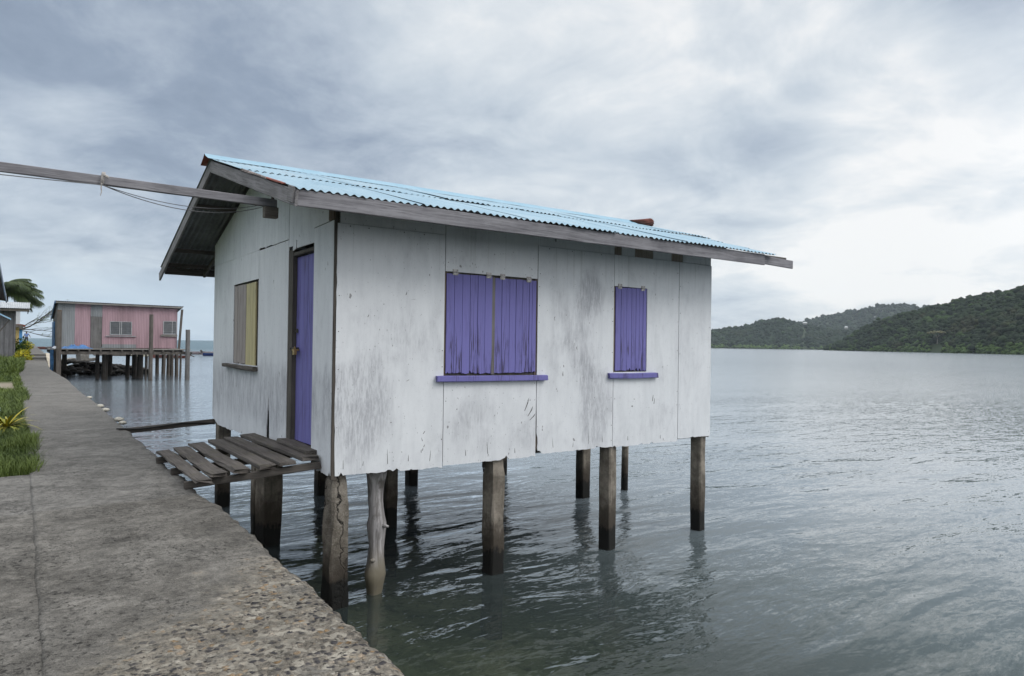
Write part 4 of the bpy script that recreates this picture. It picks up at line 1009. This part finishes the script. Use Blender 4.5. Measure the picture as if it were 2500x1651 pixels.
# ------------------------------------------------------------------ boats
def boat(name, x, y, ang, L, B, H, hull, inner, label, motor=None, sheer=.35, group='boats moored off the shore'):
    t = thing(name, (x, y, ZW), label, 'boat', group); c, s = math.cos(ang), math.sin(ang)
    def P(u, v, z): return (x + u*c - v*s, y + u*s + v*c, ZW + z)
    mb = MB(); out, inn = [], []; n = 16
    for i in range(n + 1):
        f = i / n; u = (f - .5) * L; b = B/2 * (1 - max(0, (f - .55)/.45)**2.2) ** .8 * (.86 + .14*min(1, f*4)); z = H * (1 + sheer*max(0, f-.4)**2*2); ro, ri = [], []
        for k in range(9):
            a = -1 + k/4; w = abs(a); v = b*math.copysign(w**.75, a); zz = -.12 + (z + .12) * w**2.4
            ro.append(P(u, v, zz)); ri.append(P(u*.985, v*.93, max(zz + .03, .06) if w < .99 else z))
        out.append(ro); inn.append(ri)
    mb.grid(out); mb.add([p for p in out[0]], [tuple(range(9))]); mb.build('hull', hull, t, smooth=False)
    mb = MB(); mb.grid(inn); mb.build('inside', inner, t)
    for f in (.25, .5, .72):
        mb = MB(); u = (f - .5) * L; mb.timber(P(u, -B*.43*(1 if f < .6 else .8), H*.8), P(u, B*.43*(1 if f < .6 else .8), H*.8), .22, .03, (0,0,1), 2); mb.build('thwart', DECKX, t)
    if motor:
        mb = MB(); u = -L/2 - .08
        mb.timber(P(u-.05, 0, H+.12), P(u-.35, 0, H+.50), .26, .30, (0,0,1), 3, 0, 0, .06); mo = mb.build('outboard_motor', DARKMETAL, t)
        mb = MB(); mb.timber(P(u, 0, H+.1), P(u-.75, 0, H-.22) if motor > 1 else P(u-.1, 0, -.35), .09, .14, (0,0,1), 3, 0, 0, .02); mb.build('motor_leg', DARKMETAL, mo)
        mb = MB(); mb.tube([P(u+.02, 0, H+.25), P(u+.55, .1, H+.42)], .025, 6); mb.build('tiller', DARKMETAL, mo)
    return t
BLUEHULL = m_simple('dark_blue_hull', (.025,.045,.17), .5, .2, 2); REDHULL = m_simple('red_brown_hull', (.17,.065,.05), .6, .3, 2); PALEHULL = m_simple('faded_pink_hull', (.42,.33,.34), .6, .2, 2)
INNER = m_simple('grey_boat_inside', (.22,.24,.25), .7, .2, 2); AQUA = m_simple('aqua_boat_inside', (.14,.30,.36), .6, .2, 2)
boat('motor_boat', 29.2, 131.5, R(-18), 6.0, 1.5, .50, BLUEHULL, AQUA, 'dark blue open boat with a tilted black outboard, partly hidden by the white house', 2)
boat('motor_boat', 18.6, 116.6, R(148), 5.4, 1.35, .42, REDHULL, INNER, 'red brown open boat with black outboard, moored beyond the pink shack', 2)
boat('rowing_boat', 27.0, 146, R(150), 9.5, 1.6, .55, PALEHULL, INNER, 'long faded pink boat lying behind the red brown one', None)
boat('rowing_boat', 5.2, 205, R(15), 5.6, 1.5, .6, REDHULL, INNER, 'small red boat on the open water beyond the end of the path', None)

# ------------------------------------------------------------------ shacks, trees and the walker on the land side
gs = thing('timber_shack', (-1.5, 58.5, 0), 'grey weathered timber shack with iron roof beside the path', 'shack')
mb = MB(); x = -4.2
while x < -.33:
    w = random.uniform(.20,.30); xb = min(x + w, -.32); mb.timber(((x+xb)/2, 57.0, -.3), ((x+xb)/2, 57.0, 3.36), xb - x - .008, .03, (0,1,0), 2, .003, .02, .006); x += w
mb.build('front_wall', m_wood('shack_board', (.085,.085,.09), (.20,.20,.21), 2, scale=.25), gs)
mb = MB(); mb.box(-.37, -.33, 57.03, 61, -.3, 3.3); mb.box(-4.2, -4.16, 57.03, 61, -.3, 3.3); mb.box(-4.2,-.33,60.97,61,-.3,3.3); mb.build('side_wall', GREYB, gs)
mb = MB(); n = 300; rows = []
for y, z in ((56.2,3.36),(58.9,3.86),(61.6,3.3)): rows.append([(-4.6 + 5.05*i/n, y, z + .02*math.cos(2*math.pi*5.05*i/n/.1)) for i in range(n+1)])
mb.grid(rows); mb.build('roof', m_zinc('silver_roof_iron', (.42,.44,.46), 1.0), gs)
mb = MB(); mb.timber((-4.5,56.3,3.24),(.40,56.3,3.24),.05,.14,(0,0,1),3); mb.timber((.36,56.3,3.24),(.36,61.3,3.20),.05,.12,(0,0,1),3); mb.build('fascia_board', POLE, gs)
bs = thing('eaves_hut', (-2.2, 38, 0), 'hut at the left edge with dark sloping eaves and pale blue wall', 'hut')
mb = MB(); mb.box(-4, -.93, 33, 45.0, -.3, 3.3); mb.build('wall', m_simple('pale_blue_wall', (.36,.46,.52), .7, .15, 2), bs)
mb = MB(); mb.timber((-.66, 30.0, 3.93), (-.66, 45.2, 3.33), .045, .17, (0,0,1), 8, .005, .02); mb.build('barge_board', m_simple('blue_grey_trim', (.22,.26,.32), .7, .2, 3), bs)
mb = MB(); mb.prism([(-.69,30,3.98),(-.69,45.2,3.38),(-4.3,45.2,3.9),(-4.3,30,4.6)], (0,0,1), .05); mb.build('roof', m_simple('red_brown_eaves', (.09,.055,.045), .8, .3, 3), bs)
mb = MB(); mb.prism([(-.40,38.9,2.30),(-.40,40.1,2.30),(-.95,40.1,2.60),(-.95,38.9,2.60)], (0,0,1), .06); aw = mb.build('awning', m_simple('light_blue_awning', (.33,.52,.68), .6, .12, 3), bs)
mb = MB(); mb.tube([(-.43,39,2.27),(-.93,39,1.5)], .025, 6); mb.build('stay', POLE, aw)
yh = thing('plank_hut', (-1, 73, 0), 'yellow plank hut with white gable behind the grey timber shack', 'hut')
mb = MB()
for k in range(10): mb.timber((-2.6,72.0,-.2+.27*k),(-.15,72.0,-.2+.27*k),.26,.03,(0,1,0),2,.003,.02)
mb.build('wall', m_simple('ochre_planks', (.34,.26,.11), .75, .3, 3), yh)
mb = MB(); mb.box(-2.6,-.16,72.05,76,-.3,2.5); mb.build('side_wall', BROWNZ, yh)
mb = MB(); mb.prism([(-2.6,72.0,2.55),(-.10,72.0,2.55),(-.10,72.0,3.75),(-2.6,72.0,4.3)], (0,-1,0), .05); mb.build('gable', m_zinc('white_gable_iron', (.50,.52,.54), 1), yh)
mb = MB(); mb.prism([(-2.7,71.8,4.40),(-.02,71.8,3.82),(-.02,76,3.82),(-2.7,76,4.40)], (0,0,1), .05); mb.build('roof', ZINC, yh)
mb = MB(); mb.prism([(-1.0,71.7,2.62),(.12,71.7,2.45),(.12,72,2.45),(-1.0,72,2.62)], (0,0,1), .22); mb.build('eave_beam', POLE, yh)
bh = thing('blue_hut', (-.4, 90, 0), 'bright blue hut with red roof edge beyond the yellow plank hut', 'hut')
mb = MB(); mb.box(-2.5, .09, 88, 92, -.2, 2.25); mb.build('wall', m_simple('bright_blue_wall', (.09,.28,.58), .6, .15, 2), bh)
mb = MB(); mb.prism([(-2.7,87.4,3.35),(.34,87.4,2.72),(.34,92.4,2.72),(-2.7,92.4,3.35)], (0,0,1), .18); mb.build('roof', RUSTRED, bh)
mb = MB(); mb.box(-.6,.26,87.7,88.0,2.22,2.34); mb.build('eave_beam', POLE, bh)
mb = MB(); mb.timber((-.1,87.9,2.34),(-.1,87.9,2.55),.35,.2,(0,1,0),2); mb.build('vent_panel', ALU, bh)

def frond(x, y, z, az, el, L, droop, V, F, A, wind=(0,0)):
    pts = []; d = Vector((math.cos(az)*math.cos(el), math.sin(az)*math.cos(el), math.sin(el)))
    for k in range(15):
        f = k / 14; p = Vector((x, y, z)) + d*L*f + Vector((wind[0]*f*f, wind[1]*f*f, -droop*f*f)); pts.append(p)
    for k in range(1, 15):
        dd = (pts[k] - pts[k-1]).normalized(); side = dd.cross(Vector((0,0,1))).normalized()
        for m in range(7):
            q = pts[k-1].lerp(pts[k], m/7); f = (k + m/7) / 15; l = L*.36*math.sin(math.pi*min(.97, f*.9+.08))**.6
            for sg in (-1, 1):
                tip = q + side*sg*l*.75 + dd*l*.6 + Vector((wind[0]*.08, wind[1]*.08, -l*(.45 + .6*random.random()))); w = dd*.042
                b = len(V); V.extend([q - w, q + w, tip + w*.15, tip - w*.15]); F.append((b,b+1,b+2,b+3)); A.extend([random.random()]*4)
    return pts
pt = thing('palm_tree', (-1.25, 85, 0), 'coconut palm with wind-swept fronds rising behind the grey shack', 'palm')
mb = MB(); mb.tube([(-1.4+.02*i*i*.2, 85, -.2 + 6.2*i/8) for i in range(9)], [.17-.008*i for i in range(9)], 9, 0, .1); mb.build('trunk', POLE, pt)
V, F, A = [], [], []; mb = MB()
for az, el, L, dr, wn in [(.0,.75,3.6,1.5,(.6,0)),(.15,.45,3.8,1.5,(.5,0)),(-.3,.25,3.9,1.5,(.4,0)),(.3,.0,3.9,1.4,(.4,0)),(-.15,-.15,3.6,1.2,(.3,0)),(.9,.6,3.2,1.4,(.9,0)),(-.9,.6,3.2,1.5,(.9,0)),(1.7,.8,2.8,1.3,(1.3,0)),(-1.7,.8,2.8,1.3,(1.3,0)),(2.8,.9,2.6,1.2,(1.4,0)),(2.2,.3,3.0,1.2,(.8,0)),(-2.4,.3,3.0,1.3,(.8,0)),(.05,1.1,3.0,1.2,(1.1,0)),(.2,.55,3.4,1.7,(.5,0)),(-.1,.1,3.6,1.7,(.3,0)),(.4,.85,3.0,1.4,(.8,0)),(-.5,.85,3.0,1.4,(.8,0)),(0,-.4,3.0,1.2,(.2,0)),(.6,-.1,3.2,1.5,(.3,0)),(-.6,-.1,3.2,1.5,(.3,0))]:
    mb.tube(frond(-1.55, 85, 6.35, az, el, L*.80, dr, V, F, A, wn), [.035-.002*i for i in range(15)], 5)
npmesh('frond', np.array([tuple(Vector(v) - Vector((-1.25,85,0))) for v in V]), np.array(F), m_leaf('palm_leaflet', (.012,.026,.008), (.05,.075,.022)), pt, attr=np.array(A))
mb.build('frond_rib', m_simple('frond_rib', (.11,.13,.04), .6), pt)
bt = thing('bare_tree', (-.3, 101, 0), 'thin-leaved tree with spreading bare branches beyond the blue hut', 'tree')
mb = MB(); mb.tube([(-.5,101,0),(-.45,101,1.4),(-.3,101,2.4)], [.22,.17,.13], 8); mb.build('trunk', POLE, bt)
mb = MB(); V, F, A = [], [], []
def limb(p, d, L, r, dep):
    pts = [p]; q = Vector(p); dd = Vector(d).normalized()
    for k in range(6):
        dd = (dd + Vector((.03, 0, .02*(1 if dep > 1 else -.5))) + Vector((random.gauss(0,.13), random.gauss(0,.13), random.gauss(0,.10)))).normalized(); q = q + dd*L/6; pts.append(q.copy())
    mb.tube(pts, [max(.006, r*(1-.13*k)) for k in range(7)], 5)
    if dep > 0:
        for k in (2, 3, 4, 5, 6):
            if random.random() < .85: limb(pts[k], dd*.75 + Vector((random.gauss(.25,.35), random.gauss(0,.45), random.gauss(.12,.3))), L*.55, r*.5, dep-1)
    else:
        for k in (4, 5, 6):
            if random.random() < .60 and pts[k].x > 1.2:
                for _ in range(7):
                    c = pts[k] + Vector((random.gauss(0,.12), random.gauss(0,.12), random.gauss(0,.06))); a = Vector((random.gauss(0,1), random.gauss(0,1), random.gauss(0,.5))).normalized()*.07; e = a.cross(Vector((0,0,1)))*.5; b = len(V)
                    V.extend([c-a, c+e, c+a, c-e]); F.append((b,b+1,b+2,b+3)); A.extend([random.random()]*4)
for d, L, r in [((1,.1,.55),3.4,.085),((1,-.2,.30),3.8,.08),((1,.3,.12),3.8,.07),((1,.0,.0),3.4,.06),((1,-.3,.75),2.6,.07),((-.6,.2,.8),2.4,.08),((-.9,-.2,.4),2.6,.07)]: limb(Vector((-.32,101,2.3)), d, L, r, 2)
mb.build('branches', m_simple('dark_bark', (.07,.06,.052), .9), bt)
if V: npmesh('leaves', np.array([tuple(Vector(v) - Vector((-.3,101,0))) for v in V]), np.array(F), GLEAF, bt, attr=np.array(A))

def walker():
    X, Y, Z = .585, 115.0, .49; t = thing('person', (X, Y, Z), 'person in blue shirt and dark shorts walking away along the far end of the path', 'person')
    J = {'pel':(0,0,.92),'wai':(0,.01,1.10),'che':(0,.02,1.34),'neck':(0,.02,1.50),'hb':(0,.03,1.58),'hm':(0,.035,1.66),'ht':(0,.03,1.75),
         'hl':(-.10,0,.90),'kl':(-.11,.10,.50),'al':(-.11,.02,.09),'fl':(-.11,.18,.04),'hr':(.10,0,.90),'kr':(.11,.05,.49),'ar':(.11,-.16,.12),'tr':(.11,-.04,.04),
         'sl':(-.19,.02,1.43),'el':(-.27,-.03,1.15),'wl':(-.28,.08,.92),'hdl':(-.28,.11,.83),'sr':(.19,.02,1.43),'er':(.33,-.02,1.20),'wr':(.42,.06,1.00),'hdr':(.45,.09,.92)}
    E = [('pel','wai'),('wai','che'),('che','neck'),('neck','hb'),('hb','hm'),('hm','ht'),('pel','hl'),('hl','kl'),('kl','al'),('al','fl'),('pel','hr'),('hr','kr'),('kr','ar'),('ar','tr'),('che','sl'),('sl','el'),('el','wl'),('wl','hdl'),('che','sr'),('sr','er'),('er','wr'),('wr','hdr')]
    Rd = {'pel':.145,'wai':.135,'che':.16,'neck':.06,'hb':.075,'hm':.10,'ht':.075,'hl':.095,'kl':.062,'al':.042,'fl':.038,'hr':.095,'kr':.062,'ar':.042,'tr':.038,'sl':.068,'el':.045,'wl':.034,'hdl':.034,'sr':.068,'er':.045,'wr':.034,'hdr':.034}
    def skin(name, keys, mat, grow=0.0, cut=None):
        ks = [k for k in J if k in keys]; me = bpy.data.meshes.new(name); ix = {k: i for i, k in enumerate(ks)}
        co_ = [J[k] if not (cut and k in cut) else cut[k] for k in ks]
        me.from_pydata(co_, [(ix[a], ix[b]) for a, b in E if a in ix and b in ix], []); me.materials.append(mat)
        o = bpy.data.objects.new(name, me); COL.objects.link(o); o.parent = t
        md = o.modifiers.new('skin', 'SKIN'); sv = me.skin_vertices[0].data
        for k in ks: r = Rd[k] + grow; sv[ix[k]].radius = (r, r * (.72 if k in ('pel','wai','che') else 1)); sv[ix[k]].use_root = False
        sv[0].use_root = True
        o.modifiers.new('smooth', 'SUBSURF').levels = 1; o.modifiers['smooth'].render_levels = 2; return o
    skin('body', set(J), m_simple('brown_skin', (.14,.075,.045), .6))
    skin('shirt', {'pel','wai','che','neck','sl','el','sr','er'}, m_simple('blue_shirt', (.13,.20,.40), .85, .3, 9), .022, {'pel':(0,0,.98),'el':(-.245,-.015,1.24),'er':(.285,-.01,1.29),'neck':(0,.02,1.46)})
    skin('shorts', {'pel','hl','kl','hr','kr'}, m_simple('dark_shorts', (.035,.035,.045), .9), .020, {'kl':(-.11,.075,.56),'kr':(.11,.04,.55)})
    mb = MB(); g = []
    for i in range(7):
        g.append([(X + .108*math.cos(a)*math.sin(.1+1.5*i/6), Y + .02 + .112*math.sin(a)*math.sin(.1+1.5*i/6), Z + 1.665 + .115*math.cos(.1+1.5*i/6)) for a in np.linspace(0, 2*math.pi, 13)])
    mb.grid(g); mb.build('hair', m_simple('black_hair', (.012,.011,.010), .7), t, smooth=True)
walker()

# ------------------------------------------------------------------ wooded hills across the bay
def polar(az, r): return r*math.sin(R(az)), r*math.cos(R(az))
def hill(name, az0, az1, shore, ridge, crest, back, treeh, na, nr, mat):
    """terrain sheet over azimuth az0..az1, shoreline to beyond the crest line; returns height(az, r)"""
    def ht(az, r):
        s, d, hgt = ip(shore, az), ip(ridge, az), ip(crest, az)
        top = max(0.0, math.tan(R(hgt)) * d + 1.45 - treeh - ZW)
        f = (r - s) / max(1.0, d - s)
        if f <= 0: return ZW - .6
        x, y = polar(az, r); w = 1 + .16*fbm(x/110, y/110, 2.0) * min(1, (1-min(f, 1))*3)
        k = (f**.85) if f < 1 else max(0.0, 1 - ((r - d)/back)**1.6)
        return ZW + .4 + top * k * w
    g = []
    for i in range(na + 1):
        az = az0 + (az1 - az0)*i/na; s, d = ip(shore, az), ip(ridge, az)
        g.append([(*polar(az, r), ht(az, r)) for r in np.concatenate([np.linspace(s - 4, d, nr), np.linspace(d + back/6, d + back, 6)])])
    mb = MB(); mb.grid(g); tag(mb.build('hill', mat, smooth=True), kind='structure'); return ht
HILLG = m_simple('forest_floor', (.020,.034,.012), .95, .3, .05)
C_SH = [(59.3,1190),(59.6,1150),(61,1060),(63,960),(66,850),(69,750),(71.5,680),(78,600),(90,560),(110,540)]
C_RG = [(59.3,1196),(59.6,1172),(60.4,1150),(61,1140),(63,1125),(66,1090),(69,1040),(71.5,990),(78,930),(90,900),(110,900)]
C_CR = [(59.3,-.05),(59.6,.12),(60.2,.45),(60.6,.68),(61.16,1.05),(62.06,1.63),(62.96,2.13),(64.25,2.58),(65.96,3.05),(67.58,3.48),(69.15,3.84),(70.53,4.08),(71.23,4.33),(75,5.2),(85,6.0),(110,6.0)]
A_SH = [(36,1900),(46,1720),(51,1560),(55,1570),(60,1600),(66,1650)]
A_RG = [(36,2150),(46,2050),(51,1800),(54,1860),(56,1880),(58,1950),(60,2000),(66,2050)]
A_CR = [(36,.9),(42,1.4),(46,1.2),(49,1.15),(50.99,1.31),(52.4,1.56),(53.22,1.66),(53.9,1.80),(54.33,2.0),(55.43,2.32),(56.33,2.30),(56.92,2.02),(57.5,1.90),(58.84,1.62),(61,1.3),(66,1.0)]
B_SH = [(54,2350),(60,2350),(75,2350)]; B_RG = [(54,2900),(60,3000),(75,3000)]
B_CR = [(54,1.0),(56.5,1.72),(57.7,2.03),(58.7,2.30),(59.77,2.55),(61.6,2.90),(62.95,3.22),(64.07,3.22),(65.0,3.10),(65.96,3.10),(68,2.6),(75,2.0)]
hC = hill('hill', 59.3, 108, C_SH, C_RG, C_CR, 320, 5.5, 150, 22, HILLG)
hA = hill('hill', 36, 66, A_SH, A_RG, A_CR, 350, 8.0, 110, 16, HILLG)
hB = hill('hill', 54, 75, B_SH, B_RG, B_CR, 500, 8.0, 60, 14, HILLG)
VAR = []
for k in range(14):
    base = (IV, IF); v, f, nbv = [], [], 0
    for l in range(rng.integers(3, 6)):
        c = rng.normal(0, .40, 3) * np.array([1, 1, .45]); s = rng.uniform(.45, .78)
        b = IV * (1 + .16*rng.standard_normal((len(IV), 1))) * s * np.array([1, 1, .78]) + c
        v.append(b); f.append(IF + nbv); nbv += len(IV)
    VAR.append((np.vstack(v), np.vstack(f)))
VARM = []
for k in range(14):
    v, f, nbv = [], [], 0
    for l in range(rng.integers(4, 7)):
        c = rng.normal(0, .45, 3) * np.array([1, 1, .5]); s = rng.uniform(.35, .65)
        v.append(JV * (1 + .24*rng.standard_normal((len(JV), 1))) * s * np.array([1, 1, .8]) + c); f.append(JF + nbv); nbv += len(JV)
    VARM.append((np.vstack(v), np.vstack(f)))
VARL = []
for k in range(10):
    v, f, nbv = [], [], 0
    for l in range(rng.integers(2, 4)):
        c = rng.normal(0, .42, 3) * np.array([1, 1, .45]); s = rng.uniform(.5, .85)
        v.append(JV * (1 + .20*rng.standard_normal((len(JV), 1))) * s * np.array([1, 1, .8]) + c); f.append(JF + nbv); nbv += len(JV)
    VARL.append((np.vstack(v), np.vstack(f)))
def forest(name, ht, shore, ridge, az0, az1, n, size, var, mat, mangrove, extra=60, skip=()):
    V, F, A = [], [], []; nb = 0
    for i in range(n):
        az = random.uniform(az0, az1); s, d = ip(shore, az), ip(ridge, az)
        if i < mangrove: r = s + random.uniform(-2, 16); sc = size*random.uniform(.45,.8); tt = random.uniform(1.1,1.5)
        else:
            r = s + 6 + (d + extra - s) * random.random(); sc = size * random.choice([.55,.7,.8,.9,1.0,1.25]) * random.uniform(.85,1.15); tt = min(.85, max(0, random.gauss(.24,.12)))
            if random.random() < .06: tt = random.uniform(.6,.9)
        if any(abs(az - a) < w and r < rr for a, w, rr in skip): continue
        x, y = polar(az, r); z = ht(az, r) + sc*.45
        v, f = var[random.randrange(len(var))]; a = random.uniform(0, 6.28); c, sn = math.cos(a), math.sin(a)
        M2 = np.array([[c,-sn,0],[sn,c,0],[0,0,1]]); v2 = v @ M2.T * np.array([sc, sc, sc*random.uniform(.8,1.25)]) + np.array([x, y, z])
        V.append(v2); F.append(f + nb); nb += len(v); A.append(np.full(len(v), tt) + rng.uniform(-.06, .06, len(v)))
    tag(npmesh(name, np.vstack(V), np.vstack(F), mat, attr=np.concatenate(A)), kind='stuff')
MF1 = m_forest('near_forest', (.011,.021,.009), (.043,.076,.020), (.050,.044,.020)); MF2 = m_forest('bay_forest', (.011,.021,.012), (.030,.052,.022), (.028,.036,.020))
RT = (66.35, ip(C_SH, 66.35) + 26)
forest('forest', hC, C_SH, C_RG, 59.35, 74, 5200, 5.0, VARM, MF1, 900, 30, [(66.35,.45,RT[1]+6)])
forest('forest', hC, C_SH, C_RG, 74, 106, 1300, 8.5, VARL, MF1, 160, 30)
forest('forest', hA, A_SH, A_RG, 49, 63, 4200, 6.4, VARL, MF2, 420, 30, [(57.76,.22,1932),(60.58,.16,1860)])
forest('forest', hA, A_SH, A_RG, 37, 49, 600, 11.0, VARL, MF2, 100, 30)
forest('forest', hB, B_SH, B_RG, 54.5, 69, 2600, 9.5, VARL, MF2, 0, 30, [(62.46,.16,2800)])
# broad pale rain tree near the shore of the right-hand hill
rx, ry = polar(*RT); rz = hC(*RT)
rt = thing('rain_tree', (rx, ry, rz), 'pale flat-topped spreading tree near the shore of the nearest wooded hill', 'tree')
mb = MB(); mb.tube([(rx, ry, rz-.5), (rx+.2, ry, rz+4.5), (rx+.3, ry, rz+7)], [.55,.42,.36], 7)
for k in range(8):
    a = k*.785; mb.tube([(rx+.3, ry, rz+6.6), (rx+3.5*math.cos(a), ry+3.5*math.sin(a), rz+10), (rx+7.5*math.cos(a), ry+7.5*math.sin(a), rz+11.6)], [.24,.14,.06], 5)
mb.build('trunk', m_simple('pale_bark', (.22,.20,.17), .9, .2, .5), rt)
V, F, A = [], [], []; nb = 0
for i in range(90):
    a = random.uniform(0, 6.28); q = 9.5*math.sqrt(random.random()); s = random.uniform(.7,1.3)
    V.append(JV*(1+.25*rng.standard_normal((len(JV),1)))*np.array([s*1.3, s*1.3, s*.55]) + np.array([q*math.cos(a), q*math.sin(a), 13.2 - .022*q*q + random.uniform(-.5,.5)])); F.append(JF+nb); nb += len(JV); A.append(np.full(len(JV), random.random()))
npmesh('crown', np.vstack(V), np.vstack(F), m_leaf('pale_tree_leaf', (.07,.075,.03), (.15,.14,.065)), rt, attr=np.concatenate(A))
for az, r, ht, w, lab in [(57.76,1940,hA,13,'white-walled house with broad pale roof on the saddle of the far wooded ridge'),(62.46,2820,hB,17,'bright white-roofed house high on the slope of the hazy hill'),(60.58,1870,hA,9,'tiny pale house low among trees below the hazy hill')]:
    x, y = polar(az, r); el = {57.76:1.93, 62.46:2.06, 60.58:1.61}[az]; z = 1.45 + math.tan(R(el))*r; z = max(z - 4, ht(az, r) - 1)
    t = thing('hill_house', (x, y, z), lab, 'house'); c, s = math.cos(R(az)), -math.sin(R(az))
    def Q(u, v, h): return (x + u*c - v*s*-1*0 + v*math.sin(R(az)), y + u*s + v*math.cos(R(az)), z + h)
    mb = MB(); hw = w/2
    b = [Q(-hw*.8,-3,-1),Q(hw*.8,-3,-1),Q(hw*.8,4,-1),Q(-hw*.8,4,-1),Q(-hw*.8,-3,3),Q(hw*.8,-3,3),Q(hw*.8,4,3),Q(-hw*.8,4,3)]
    mb.add(b, [(3,2,1,0),(4,5,6,7),(0,1,5,4),(1,2,6,5),(2,3,7,6),(3,0,4,7)]); mb.build('wall', m_simple('house_wall', (.30,.30,.29), .8, .1, .2), t)
    mb = MB(); mb.add([Q(-hw,-4,3),Q(hw,-4,3),Q(hw,5,3),Q(-hw,5,3),Q(-hw*.4,.5,6),Q(hw*.4,.5,6)], [(0,1,5,4),(1,2,5),(2,3,4,5),(3,0,4),(3,2,1,0)]); mb.build('roof', m_simple('pale_roof', (.45,.46,.47), .6, .08, .2), t)

# ------------------------------------------------------------------ the air over the bay
HZ = FAR + 30
mb = MB(); mb.box(-HZ, HZ, -HZ, HZ, -9.5, 320)
hz = mb.build('haze', (lambda t: (t.t.links.new(t.n('ShaderNodeVolumePrincipled', Color=(.82,.91,1.0), Density=.00006).outputs[0], t.t.nodes.new('ShaderNodeOutputMaterial').inputs['Volume']), t.m)[1])(NT('thin_haze')))
tag(hz, kind='stuff')
